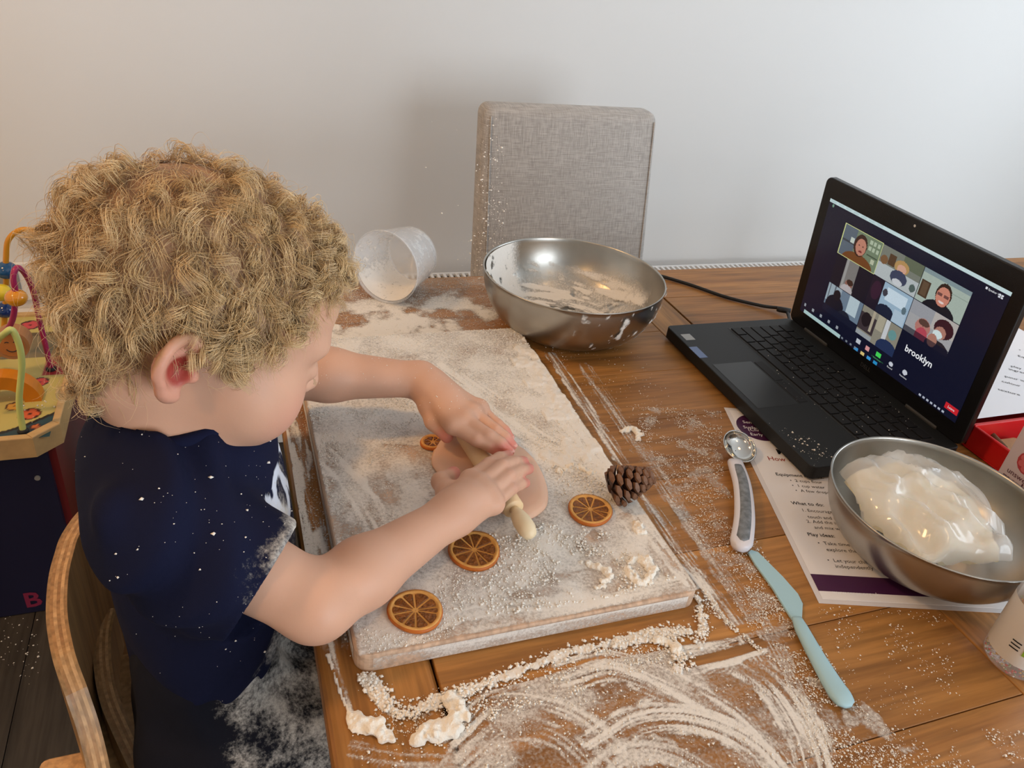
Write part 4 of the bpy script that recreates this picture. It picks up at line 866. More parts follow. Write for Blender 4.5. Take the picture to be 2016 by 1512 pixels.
# ================================================================== pine cone
pcw = px(1229, 957, BT + 0.018); R_c = 0.0215
pc = empty('pine_cone', (pcw[0], pcw[1], TZ + BT)); tag(pc, 'open dark brown pine cone on the floury board edge', 'pine cone')
mcone = plain('cone_scale', (0.055, 0.022, 0.014), 0.55, noise=0.5, nscale=180); mtip = plain('cone_scale_tip', (0.20, 0.095, 0.05), 0.6, noise=0.4, nscale=200)
axc = Vector((0.86, -0.12, 0.30)).normalized(); e1 = axc.orthogonal().normalized(); e2 = axc.cross(e1); c0_ = Vector((pcw[0], pcw[1], TZ + BT + 0.0205))
V, F = tube([c0_ - axc * 0.016, c0_ - axc * 0.008, c0_ + axc * 0.008, c0_ + axc * 0.018], [0.004, 0.008, 0.006, 0.002], 10); mesh('core', V, F, mcone, pc, True)
bm = bmesh.new(); ns = 7; secs = []
for k in range(ns):
    s_ = k / (ns - 1); w = 0.0018 + 0.0046 * math.sin(min(1, s_ * 1.15) * PI * 0.62); th = 0.0007 + 0.0016 * s_ ** 2; up_ = 0.004 * s_ ** 2
    secs.append([bm.verts.new(v) for v in ((s_, -w, up_ - th * .3), (s_, 0, up_ - th), (s_, w, up_ - th * .3), (s_, w * 0.8, up_ + th * .6), (s_, 0, up_ + th), (s_, -w * 0.8, up_ + th * .6))])
for k in range(ns - 1):
    for j in range(6): bm.faces.new((secs[k][j], secs[k][(j + 1) % 6], secs[k + 1][(j + 1) % 6], secs[k + 1][j]))
bm.faces.new(secs[0][::-1]); bm.faces.new(secs[-1])
sme = bpy.data.meshes.new('scale'); bmesh.ops.recalc_face_normals(bm, faces=bm.faces[:])
sme.materials.append(mcone); sme.materials.append(mtip)
bm.faces.ensure_lookup_table()
for f in bm.faces:
    if min(v.co.x for v in f.verts) > 0.75: f.material_index = 1
bm.to_mesh(sme); bm.free()
NS = 58
for k in range(NS):
    s_ = (k + 0.5) / NS; ang = k * 2.39996; tpos = -0.015 + 0.033 * s_
    out = e1 * math.cos(ang) + e2 * math.sin(ang); fwd = -0.15 + 1.15 * s_ ** 1.4
    d_ = (out + axc * fwd).normalized(); ln = 0.0185 * (1.0 - 0.45 * s_) * (0.70 + 0.3 * min(1, s_ * 6))
    side = axc.cross(out).normalized(); upv = d_.cross(side) * -1
    if upv.dot(axc) < 0: upv = -upv
    mt = Matrix(((d_.x * ln, side.x * (1.05 - .4 * s_), upv.x, 0), (d_.y * ln, side.y * (1.05 - .4 * s_), upv.y, 0), (d_.z * ln, side.z * (1.05 - .4 * s_), upv.z, 0), (0, 0, 0, 1)))
    o = bpy.data.objects.new('scale', sme); C.objects.link(o); o.parent = pc; o.matrix_parent_inverse = WORLD[pc.name].inverted()
    o.matrix_basis = Matrix.Translation(c0_ + axc * tpos + out * 0.002) @ mt

# ================================================================== dough sheet and small rolling pin
DP = [(866, 862), (853, 885), (851, 908), (866, 930), (880, 948), (905, 965), (950, 985), (985, 1002), (1015, 1012), (1042, 1016), (1066, 1003), (1079, 985), (1078, 955), (1065, 920), (1046, 893), (1020, 872), (990, 852), (960, 838), (925, 835), (890, 848)]
W = spline(A([px(a, b_, BT + 0.006) for a, b_ in DP + DP[:1]]), 90)[:-1]
cen = W.mean(0); rs_ = [0.0, .3, .6, .85, .95, 1.0, 1.0, 0.97]; hs = [0.0062, 0.0062, 0.006, 0.0060, 0.0055, 0.0035, 0.0015, 0.0010]
V = np.concatenate([np.stack([cen[0] + (W[:, 0] - cen[0]) * r_, cen[1] + (W[:, 1] - cen[1]) * r_, np.full(len(W), TZ + BT + h_) + (0.0012 * fbm2(W[:, 0] * r_ * 80, W[:, 1] * 80, 2, 600) if h_ > .005 else 0)], -1) for r_, h_ in zip(rs_, hs)])
n = len(W); F = [(k * n + j, k * n + (j + 1) % n, (k + 1) * n + (j + 1) % n, (k + 1) * n + j) for k in range(7) for j in range(n)]
dg = mesh('dough_sheet', V, F, M['dough'], None, True); tag(dg, 'flat pinkish dough sheet under the hands on the floury board', 'dough')
pin = empty('rolling_pin', tuple(px(1000, 980, BT))); tag(pin, 'small pale wooden rolling pin held under both hands on the dough', 'rolling pin')
DH = BT + 0.0074; PR = 0.0095
pa, pb = px(1012, 1003, DH + PR), px(1046, 1058, DH + PR); hd = pb - pa; hd[2] = 0; hd /= np.linalg.norm(hd); hd = A([0.10, -0.995, 0.0])
def along(s_): return A([pa[0], pa[1], TZ + DH + PR]) + hd * s_
V, F = tube([along(-0.115), along(-0.1145), along(-0.001), along(0.0)], [PR - 0.001, PR, PR, PR - 0.001], 28); mesh('roller', V, F, M['pin'], pin, True)
for sg, s0_ in ((1, 0.0), (-1, -0.115)):
    ss = [0, .004, .008, .016, .026, .033, .0355]; V, F = tube([along(s0_ + sg * q) for q in ss], [0.0042, 0.0050, 0.0066, 0.0080, 0.0080, 0.0058, 0.0015], 20); mesh('handle', V, F, plain('pin_handle', (0.78, 0.64, 0.42), 0.45), pin, True)

# ================================================================== sprinkles jar
jl = px(1922, 1281); jr = 0.0235; jc = px(1993, 1300)[:2]
jar = empty('sprinkles_jar', (jc[0], jc[1], TZ)); tag(jar, 'clear plastic jar of coloured sprinkles with a printed label', 'jar')
jm, nt, b = new_mat('clear_jar'); b.inputs['Base Color'].default_value = (0.9, 0.9, 0.9, 1); b.inputs['Roughness'].default_value = 0.06; b.inputs['Alpha'].default_value = 0.22; b.inputs['Specular IOR Level'].default_value = 0.8
V, F = lathe([(0.0004, 0.0006), (jr - 0.003, 0.0006), (jr, 0.004), (jr, 0.070), (jr - 0.002, 0.076), (jr - 0.007, 0.082), (jr - 0.007, 0.086)], 48, (jc[0], jc[1], TZ)); mesh('jar_wall', V, F, jm, jar, True)
V, F = lathe([(jr - 0.005, 0.084), (jr - 0.005, 0.098), (jr - 0.006, 0.100), (0.0004, 0.100)], 40, (jc[0], jc[1], TZ)); mesh('cap', V, F, M['greywhite'], jar, True)
def patch(name, a0, a1, zl, zh, mat, off, par):
    a = np.linspace(a0, a1, max(2, int(abs(a1 - a0) * 14) + 2)); r_ = jr + off
    V = np.concatenate([np.stack([jc[0] + r_ * np.cos(a), jc[1] + r_ * np.sin(a), np.full(len(a), TZ + z)], -1) for z in (zl, zh)]); n = len(a)
    return mesh(name, V, [(k, k + 1, n + k + 1, n + k) for k in range(n - 1)], mat, par, True)
patch('label', -PI * 1.4, PI * 0.5, 0.014, 0.066, plain('label_white', (0.62, 0.60, 0.57), 0.45), 0.0002, jar)
# angles: the side facing the camera is about -2.0 rad
lb = plain('label_blue', (0.20, 0.42, 0.52), 0.45); lg = plain('label_green', (0.22, 0.36, 0.03), 0.45); lw = plain('label_light', (0.72, 0.76, 0.76), 0.45)
patch('label_patch', -1.95, -0.2, 0.014, 0.034, lb, 0.0004, jar); patch('label_patch', -2.9, 0.5, 0.064, 0.066, lb, 0.0004, jar)
patch('recycling_mark', -2.62, -2.30, 0.026, 0.034, lg, 0.0005, jar); patch('traffic_mark', -1.80, -1.5, 0.018, 0.028, lw, 0.0006, jar); patch('traffic_mark', -1.48, -1.2, 0.018, 0.028, lg, 0.0006, jar)
for k in range(7): patch('print_line', -2.72 + 0.03 * (k % 2), -2.05 - 0.06 * (k % 3), 0.0385 + k * 0.0034, 0.0398 + k * 0.0034, M['black'], 0.0006, jar)
for k in range(3): patch('print_line', -3.05, -2.75, 0.028 + k * 0.0034, 0.0292 + k * 0.0034, M['black'], 0.0006, jar)
n_ = 900; rr_ = np.sqrt(rng.random(n_)) * (jr - 0.0022); aa = rng.uniform(0, 2 * PI, n_); zz = 0.0022 + rng.random(n_) ** 1.0 * 0.050; k_ = rng.random(n_) < 0.75; rr_[k_] = jr - 0.0021
P_ = np.stack([jc[0] + rr_ * np.cos(aa), jc[1] + rr_ * np.sin(aa), TZ + zz], -1)
so_ = crumbs('sprinkles', P_, np.full(n_, 0.0012), None, jar, attr_mat('sprinkle_colours', 'col', 0.5))
pal = A([(0.6, 0.08, 0.08), (0.65, 0.35, 0.05), (0.6, 0.5, 0.25), (0.55, 0.3, 0.35), (0.7, 0.65, 0.6), (0.3, 0.4, 0.25)]); attr_c(so_, 'col', np.repeat(pal[rng.integers(0, 6, n_)], 6, 0))

# ================================================================== red tray, printed page, raspberry carton
tr = empty('red_tray', (0.99, 0.47, TZ)); tag(tr, 'red plastic tray behind the laptop holding a printed page', 'tray')
tx0, tx1, ty0, ty1, th_ = 0.792, 1.10, 0.405, 0.74, 0.030
box('tray_floor', tx0, tx1, ty0, ty1, TZ + 0.0006, TZ + 0.003, M['red'], tr, 0.0008)
for a in ((tx0, tx0 + 0.004, ty0, ty1), (tx1 - 0.004, tx1, ty0, ty1), (tx0, tx1, ty0, ty0 + 0.004), (tx0, tx1, ty1 - 0.004, ty1)): box('tray_wall', a[0], a[1], a[2], a[3], TZ + 0.002, TZ + th_, M['red'], tr, 0.0015)
box('divider', tx0, tx1, 0.500, 0.505, TZ + 0.003, TZ + th_ + 0.001, M['red'], tr, 0.001)
pg = empty('printed_page', (0.95, 0.60, TZ + th_)); tag(pg, 'white printed page lying across the red tray behind the laptop', 'paper sheet')
box('page', 0.800, 1.095, 0.512, 0.735, TZ + th_ + 0.0012, TZ + th_ + 0.0018, M['paper_w'], pg)
a_ = -0.62
for k, (xx, yy, t_) in enumerate(((2006, 690, '\u2022  Sens'), (2004, 702, 'Equipm'), (1990, 722, 'play'), (1986, 728, 'ingredients and all'), (1978, 742, 'pour it into a bowl'), (1972, 752, 'colour  stir'), (1965, 768, 'texture'))):
    o_ = px(xx, yy, th_ + 0.0019); Mx = Matrix.Translation((o_[0], o_[1], TZ + th_ + 0.002)) @ Matrix.Rotation(a_ - 0.1, 4, 'Z'); text_mesh('printed_text', t_, 0.0085, Mx, M['black'], pg)
st = empty('wooden_stick', tuple(px(1965, 870, 0.01))); tag(st, 'thin brown twig lying in the red tray', 'twig')
V, F = tube([px(1938, 842, 0.012), px(1955, 858, 0.013), px(1980, 882, 0.012)], [0.003, 0.0035, 0.0025], 8); mesh('twig', V, F, plain('twig_brown', (0.16, 0.08, 0.04), 0.8, noise=0.4, nscale=100), st, True)
bs = box('biscuit', 0.815, 0.86, 0.42, 0.495, TZ + 0.0032, TZ + 0.012, plain('biscuit_tan', (0.45, 0.26, 0.12), 0.7, noise=0.2, nscale=60), None, 0.004, 3, True); tag(bs, 'tan biscuit bar in the red tray', 'biscuit')

rc = empty('raspberry_carton', (0.755, 0.38, TZ)); tag(rc, 'white carton printed with raspberries standing behind the steel bowl', 'carton')
FX, FY1, FY0 = 0.735, 0.421, 0.345
box('box', FX, FX + 0.042, FY0, FY1, TZ + 0.0006, TZ + 0.125, plain('carton_white', (0.56, 0.46, 0.47), 0.4), rc, 0.002)
MF = Matrix(((0, 0, -1, FX), (-1, 0, 0, FY1), (0, 1, 0, TZ), (0, 0, 0, 1)))      # x right (-Y), y up, z towards -X
def on_face(V): return A(V) @ A(MF)[:3, :3].T + A(MF)[:3, 3]
dk = plain('carton_dark', (0.09, 0.015, 0.025), 0.4); rd = plain('raspberry_red', (0.42, 0.035, 0.04), 0.4); rd2 = plain('raspberry_pink', (0.58, 0.12, 0.12), 0.4)
def disc(name, x, y, r, mat, d):
    V, F = lathe([(0.0002, d), (r, d)], 14, (x, y, 0)); return mesh(name, on_face(V), F, mat, rc)
for (x, y, r) in ((0.024, 0.062, 0.0125), (0.050, 0.058, 0.012), (0.040, 0.078, 0.011)):
    disc('raspberry_print', x, y, r, rd, 0.0003)
    for k in range(7): a = k * 2 * PI / 7; disc('drupelet_print', x + r * 0.6 * math.cos(a), y + r * 0.6 * math.sin(a), r * 0.27, rd2, 0.0005)
disc('badge_print', 0.046, 0.100, 0.011, M['black'], 0.0003); disc('badge_print', 0.046, 0.100, 0.008, M['white'], 0.0005)
text_mesh('printed_text', 'unsweetened', 0.0085, MF @ Matrix.Translation((0.008, 0.0415, 0.0004)), dk, rc)
text_mesh('printed_text', 'raspberry', 0.0125, MF @ Matrix.Translation((0.006, 0.032, 0.0004)), dk, rc, bold=0.0002)

# ================================================================== upholstered chair behind the table
ch = empty('dining_chair', (0.62, 1.20, 0)); tag(ch, 'beige linen upholstered dining chair tucked behind the oak table', 'chair')
# backrest: left edge top from the photo, leaning slightly to the wall
cy_b, cy_t = 1.27, 1.36; tl_ = pxy(966, 214, cy_t - 0.0); tr_ = pxy(1290, 219, cy_t)
zt = (tl_[2] + tr_[2]) / 2; zb = 0.46; sl_ = (cy_t - cy_b) / (zt - zb); th_ = 0.062
xl, xr = tl_[0] - 0.010, tr_[0] + 0.012
bm = bmesh.new(); vs = bx(bm, xl, xr, 0, th_, zb, zt, 0.020, 5)
for v in bm.verts:
    t_ = (v.co.z - zb) / (zt - zb); v.co.y += cy_b + (v.co.z - zb) * sl_
    v.co.x += ((v.co.x - (xl + xr) / 2) * 0.045) * (1 - t_)
    v.co.y -= 0.006 * math.sin(PI * min(max((v.co.x - xl) / (xr - xl), 0), 1))
bk = bm_obj('backrest', bm, M['linen'], ch, True)
for xx in (xl + 0.011, xr - 0.011):
    V, F = tube([(xx, cy_b + (z - zb) * sl_ - 0.001, z) for z in np.linspace(zb + 0.03, zt - 0.016, 20)], 0.0016, 6); mesh('piping', V, F, M['linen'], ch, True)
box('seat', xl - 0.02, xr + 0.02, 0.86, cy_b + 0.03, 0.42, 0.485, M['linen'], ch, 0.02, 4, True)
dwood = plain('dark_leg_wood', (0.10, 0.05, 0.025), 0.5)
for xx in (xl, xr - 0.035):
    for yy in (0.88, cy_b + 0.01): box('leg', xx, xx + 0.035, yy, yy + 0.035, 0, 0.43, dwood, ch, 0.003)

# ================================================================== falling flour between cup and bowl
n_ = 520; yy = 1.02 + rng.normal(0, 0.03, n_); P_ = []
for k in range(n_):
    u = rng.random(); y_px = 230 + 330 * u ** 0.62; x_px = 962 + rng.normal(0, 10 + 26 * u)
    P_.append(pxy(x_px, y_px, yy[k]))
for (a, b_) in ((840, 163), (862, 171), (842, 185), (828, 195), (850, 240), (876, 243), (899, 256), (860, 262), (838, 330), (885, 370), (870, 420), (905, 300)): P_.append(pxy(a, b_, 1.05))
P_ = A(P_); S_ = 0.00045 + 0.0016 * rng.random(len(P_)) ** 4; P_ = P_[P_[:, 2] > TZ + 0.002]; S_ = S_[:len(P_)]
crumbs('falling_flour', P_, S_, 'white flour grains falling through the air in front of the linen chair')

# ================================================================== bentwood child chair
kc = empty('child_chair', (-0.05, 0.50, 0)); tag(kc, 'bent plywood child chair with curved wraparound back', 'chair')
ply = [wood('ply_light', (0.66, 0.40, 0.19), (0.50, 0.28, 0.12), 'Z', 1.0, rand=0.06), wood('ply_dark', (0.46, 0.25, 0.10), (0.36, 0.18, 0.07), 'Z', 1.0, rand=0.06)]
face = wood('ply_face', (0.42, 0.24, 0.10), (0.30, 0.16, 0.06), 'Z', 1.0, rand=0.02, rough=0.35)
def shell(path, tops, bots, th, nl, parent, name='ply_layer'):
    Q = spline(A(path, float), 60); tp = np.interp(np.linspace(0, 1, 60), np.linspace(0, 1, len(tops)), tops); bt = np.interp(np.linspace(0, 1, 60), np.linspace(0, 1, len(bots)), bots)
    T_ = np.gradient(Q, axis=0); T_ /= np.linalg.norm(T_, axis=1)[:, None]; N_ = np.stack([T_[:, 1], -T_[:, 0]], -1)
    for k in range(nl):
        o0, o1 = th * k / nl, th * (k + 1) / nl; V = []
        for q in range(60):
            a, b_ = Q[q] + N_[q] * o0, Q[q] + N_[q] * o1
            V += [(a[0], a[1], bt[q]), (b_[0], b_[1], bt[q]), (b_[0], b_[1], tp[q]), (a[0], a[1], tp[q])]
        F = [(4 * q + j, 4 * q + (j + 1) % 4, 4 * q + 4 + (j + 1) % 4, 4 * q + 4 + j) for q in range(59) for j in range(4)] + [(0, 1, 2, 3), (59 * 4 + 3, 59 * 4 + 2, 59 * 4 + 1, 59 * 4)]
        mt = face if k in (0, nl - 1) else ply[k % 2]
        mesh(name, V, F, mt, parent, False)
HB = -0.075
pts = [px(250, 880, HB)[:2] + A([0.03, 0.05]), px(150, 1010, HB)[:2], px(104, 1100, HB)[:2], px(90, 1200, HB)[:2], px(101, 1290, HB)[:2], px(128, 1370, HB - .02)[:2], px(152, 1440, HB - .05)[:2], px(172, 1520, HB - .08)[:2], px(190, 1620, HB - .12)[:2]]
shell(pts, [TZ + HB - 0.02, TZ + HB, TZ + HB, TZ + HB, TZ + HB, TZ + HB - .02, TZ + HB - .05, TZ + HB - .08, TZ + HB - .12], [0.40] * 9, -0.016, 6, kc, 'back_ply')
HS = -0.20
pts = [px(196, 1200, HS)[:2], px(185, 1250, HS)[:2], px(184, 1310, HS)[:2], px(196, 1380, HS)[:2], px(224, 1450, HS)[:2], px(262, 1530, HS)[:2]]
shell(pts, [TZ + HS] * 6, [TZ + HS - 0.06] * 6, -0.016, 6, kc, 'seat_side_ply')
bm = prism([(-0.15, 0.40), (0.10, 0.40), (0.12, 0.52), (0.10, 0.64), (-0.15, 0.64), (-0.17, 0.52)], 0.475, 0.492, 0.004); bm_obj('seat', bm, face, kc)
for (xx, yy) in ((-0.15, 0.42), (0.0, 0.42), (-0.15, 0.60), (0.0, 0.60)): box('leg', xx, xx + 0.028, yy, yy + 0.028, 0, 0.476, ply[0], kc, 0.004)
w0 = px(140, 1500, -0.24); box('side_post', w0[0] - 0.028, w0[0] + 0.028, w0[1] - 0.10, w0[1] + 0.012, 0.0, TZ - 0.24, ply[0], kc, 0.008, 3)
box('foot_rest', 0.06, 0.14, 0.42, 0.62, 0.22, 0.236, face, kc, 0.004)
for yy in (0.425, 0.60): box('foot_rest_bracket', 0.085, 0.11, yy, yy + 0.012, 0.0, 0.221, ply[0], kc, 0.003)

# ================================================================== activity cube with bead maze
ac = empty('activity_cube', (-0.53, 1.42, 0)); tag(ac, 'navy wooden activity cube with painted top and bead maze wires', 'toy')
ax0, ax1, ay0, ay1, az = -0.74, -0.305, 1.205, 1.645, 0.372
navy = plain('navy_panel', (0.010, 0.010, 0.035), 0.5); drk = plain('dark_red_panel', (0.16, 0.012, 0.012), 0.5)
rimw = plain('rim_pine', (0.58, 0.38, 0.17), 0.5, noise=0.15, nscale=40); lime = plain('lime_paint', (0.32, 0.42, 0.03), 0.5)
box('front_panel', ax0, ax1 - 0.012, ay0, ay0 + 0.012, 0.002, az - 0.001, navy, ac); box('side_panel', ax1 - 0.012, ax1, ay0 + 0.012, ay1, 0.002, az - 0.001, drk, ac)
box('back_panel', ax0, ax1 - 0.012, ay1 - 0.012, ay1, 0.002, az, lime, ac); box('side_panel', ax0, ax0 + 0.012, ay0 + 0.012, ay1 - 0.012, 0.002, az, lime, ac)
# rim frame with clipped corners
cq = 0.035; oct_ = [(ax0 - .01 + cq, ay0 - .012), (ax1 + .012 - cq, ay0 - .012), (ax1 + .012, ay0 - .012 + cq), (ax1 + .012, ay1 + .01 - cq), (ax1 + .012 - cq, ay1 + .01), (ax0 - .01 + cq, ay1 + .01), (ax0 - .01, ay1 + .01 - cq), (ax0 - .01, ay0 - .012 + cq)]
cc = A(oct_).mean(0); inn = [tuple(cc + (A(p) - cc) * 0.945) for p in oct_]
for k in range(8):
    k2 = (k + 1) % 8; bm_obj('rim', prism([oct_[k], oct_[k2], inn[k2], inn[k]], az - 0.004, az + 0.036, 0.002), rimw, ac)
ztop = az + 0.030
m, nt, b = new_mat('painted_top'); at = nt.nodes.new('ShaderNodeAttribute'); at.attribute_name = 'col'; nt.links.new(at.outputs['Color'], b.inputs['Base Color']); b.inputs['Roughness'].default_value = 0.4
Xg, Yg = np.meshgrid(np.linspace(ax0, ax1, 150), np.linspace(ay0 - .005, ay1 + .003, 150)); col = np.zeros(Xg.shape + (3,)); col[:] = S((188, 176, 104))
sea = Yg < 1.275 + 0.05 * np.sin((Xg + 0.3) * 14) + 0.10 * (Xg + 0.305); col[sea] = S((30, 66, 78)); edge = np.abs(Yg - (1.275 + 0.05 * np.sin((Xg + 0.3) * 14) + 0.10 * (Xg + 0.305))) < 0.004; col[edge] = S((24, 24, 26))
band = (Yg > 1.47) & (Yg < 1.56); col[band] = S((120, 108, 80)); col[(Yg > 1.555) & (Yg < 1.57)] = S((86, 70, 40)); col[(Xg > -0.345) & (Yg > 1.40) & (Yg < 1.47)] = S((150, 40, 44))
for (a, b_, r, c) in ((78, 752, .016, (190, 60, 60)), (60, 640, .02, (196, 70, 80)), (58, 815, .018, (206, 96, 60)), (70, 840, .008, (206, 110, 60)), (28, 800, .014, (200, 150, 60))):
    q = px(a, b_, ztop - TZ); mk_ = np.hypot(Xg - q[0], Yg - q[1]); col[mk_ < r] = S((60, 20, 24)); 
    for k in range(5): aa = k * 1.2566; col[np.hypot(Xg - q[0] - .5 * r * math.cos(aa), Yg - q[1] - .5 * r * math.sin(aa)) < r * .36] = S(c)
idx = np.arange(Xg.size).reshape(Xg.shape); F = np.stack([idx[:-1, :-1], idx[:-1, 1:], idx[1:, 1:], idx[1:, :-1]], -1).reshape(-1, 4)
tp = mesh('painted_top', np.stack([Xg, Yg, np.full(Xg.shape, ztop)], -1).reshape(-1, 3), F, m, ac); attr_c(tp, 'col', col.reshape(-1, 3))
def wire(pts, r, col, name='wire'):
    V, F = tube(spline(pts, 48), r, 10); return mesh(name, V, F, plain(name + '_paint', col, 0.3), ac, True)
hb = ztop - TZ
mb = px(101, 728, hb); Yv = mb[1]
wire([mb, pxy(80, 640, Yv), pxy(66, 575, Yv - .02), pxy(50, 540, Yv - .04), pxy(34, 527, Yv - .06), pxy(26, 545, Yv - .07), pxy(30, 580, Yv - .07), pxy(20, 640, Yv - .06), pxy(-30, 690, Yv)], 0.0048, (0.36, 0.02, 0.10))
lbp = px(46, 850, hb); Yl = lbp[1]
wire([lbp, pxy(40, 815, Yl), pxy(38, 780, Yl), pxy(43, 720, Yl), pxy(38, 680, Yl), pxy(24, 650, Yl), pxy(10, 656, Yl), pxy(-10, 680, Yl + .03), pxy(-40, 760, Yl + .05)], 0.0050, (0.62, 0.68, 0.22))
Yo = Yv + 0.05
wire([pxy(120, 560, Yo), pxy(105, 490, Yo), pxy(80, 462, Yo), pxy(45, 452, Yo), pxy(18, 470, Yo), pxy(12, 505, Yo), pxy(12, 560, Yo), pxy(8, 640, Yo), pxy(0, 700, Yo)], 0.0048, (0.62, 0.27, 0.02))
for q in (mb, lbp):
    V, F = lathe([(0.0085, hb + TZ), (0.0085, hb + TZ + 0.004), (0.005, hb + TZ + 0.006)], 16, (q[0], q[1], 0)); mesh('wire_collar', V, F, M['black'], ac, True)
def bead(x, y, Y_, r, col):
    c = pxy(x, y, Y_); bm = bmesh.new(); bmesh.ops.create_uvsphere(bm, u_segments=24, v_segments=14, radius=r, matrix=Matrix.Translation(c) @ Matrix.Diagonal((1, 1, 0.84, 1))); bm_obj('bead', bm, plain('bead_paint', col, 0.18, coat=0.5), ac, True)
bead(12, 532, Yo, 0.0185, (0.006, 0.07, 0.20)); bead(2, 576, Yo - .03, 0.0175, (0.75, 0.58, 0.03)); bead(32, 586, Yv - 0.07, 0.0170, (0.68, 0.27, 0.01)); bead(10, 610, Yo, 0.017, (0.004, 0.03, 0.16))
# smiling wooden disc and orange arch
dc = px(28, 695, hb) + A([0, 0, 0.045]); dc = pxy(26, 672, Yl + 0.17)
V, F = tube([dc + A([0, 0.016, 0]), dc - A([0, 0.016, 0])], 0.0275, 32); mesh('wooden_face', V, F, plain('face_wood', (0.42, 0.20, 0.08), 0.5), ac)
V, F = tube([dc - A([0, 0.0162, 0]), dc - A([0, 0.0170, 0])], 0.021, 28); mesh('painted_face', V, F, plain('face_orange', (0.46, 0.17, 0.045), 0.5), ac)
V, F = tube([dc + A([0.0095 * math.cos(t_), -0.0172, -0.002 + 0.0095 * math.sin(t_)]) for t_ in np.linspace(3.6, 5.8, 12)], 0.0009, 6); mesh('painted_smile', V, F, M['black'], ac)
for dx in (-0.006, 0.007): V, F = tube([dc + A([dx + 0.003 * math.cos(t_), -0.0172, 0.006 + 0.002 * math.sin(t_)]) for t_ in np.linspace(0.3, 2.8, 8)], 0.0008, 6); mesh('painted_eye', V, F, M['black'], ac)
oc = px(10, 795, hb); ring = [oc + A([0.040 * math.cos(t_), 0.028, 0.044 * math.sin(t_)]) for t_ in np.linspace(0, PI, 20)]
bm = bmesh.new(); ro, ri = 0.056, 0.030; vs = []
for t_ in np.linspace(0, PI, 22): vs.append([bm.verts.new((oc[0] + r_ * math.cos(t_), oc[1] + dy, ztop + r_ * math.sin(t_) * 0.95)) for (r_, dy) in ((ri, 0), (ro, 0), (ro, 0.03), (ri, 0.03))])
for k in range(21):
    for j in range(4): bm.faces.new((vs[k][j], vs[k][(j + 1) % 4], vs[k + 1][(j + 1) % 4], vs[k + 1][j]))
bm.faces.new(vs[0]); bm.faces.new(vs[-1][::-1]); bm_obj('arch_block', bm, plain('arch_orange', (0.60, 0.20, 0.01), 0.35), ac)
q = px(75, 930, 0) ; fp = pxy(74, 940, ay0 - 0.001); V, F = tube([fp, fp - A([0, 0.003, 0])], [0.0045, 0.0045], 14); mesh('screw_cap', V, F, plain('screw_silver', (0.5, 0.5, 0.48), 0.3, metal=0.6), ac)
Mb = Matrix(((1, 0, 0, pxy(50, 1196, ay0 - .001)[0]), (0, 0, -1, ay0 - 0.0012), (0, 1, 0, pxy(50, 1196, ay0 - .001)[2]), (0, 0, 0, 1)))
text_mesh('maker_mark', 'B', 0.052, Mb, plain('mark_red', (0.24, 0.02, 0.06), 0.5), ac, bold=0.0012)
# lime green stool beside the cube
ls = empty('toy_stool', (-0.20, 1.34, 0)); tag(ls, 'lime green wooden toy stool beside the activity cube', 'stool')
box('seat', -0.268, -0.14, 1.26, 1.42, 0.335, 0.362, plain('olive_seat', (0.16, 0.15, 0.035), 0.5), ls, 0.005)
for (xx, yy) in ((-0.255, 1.275), (-0.17, 1.275), (-0.255, 1.38), (-0.17, 1.38)): box('leg', xx, xx + 0.022, yy, yy + 0.022, 0.0, 0.336, lime, ls, 0.003)
P_, S_ = scatter_px([(0, 1212), (85, 1212), (90, 1300), (60, 1350), (0, 1300)], 55, -0.749, 0.0007, 0.0024); P_[:, 2] = 0.001
P2, S2 = scatter_px([(10, 790), (100, 720), (110, 800), (60, 840)], 40, hb, 0.0008, 0.0028); P2[:, 2] = ztop + 0.001
crumbs('flour_crumbs', P_, S_, 'white flour specks fallen on the dark floor beside the activity cube')
crumbs('flour_crumbs', P2, S2, 'white flour specks on the painted top of the activity cube')

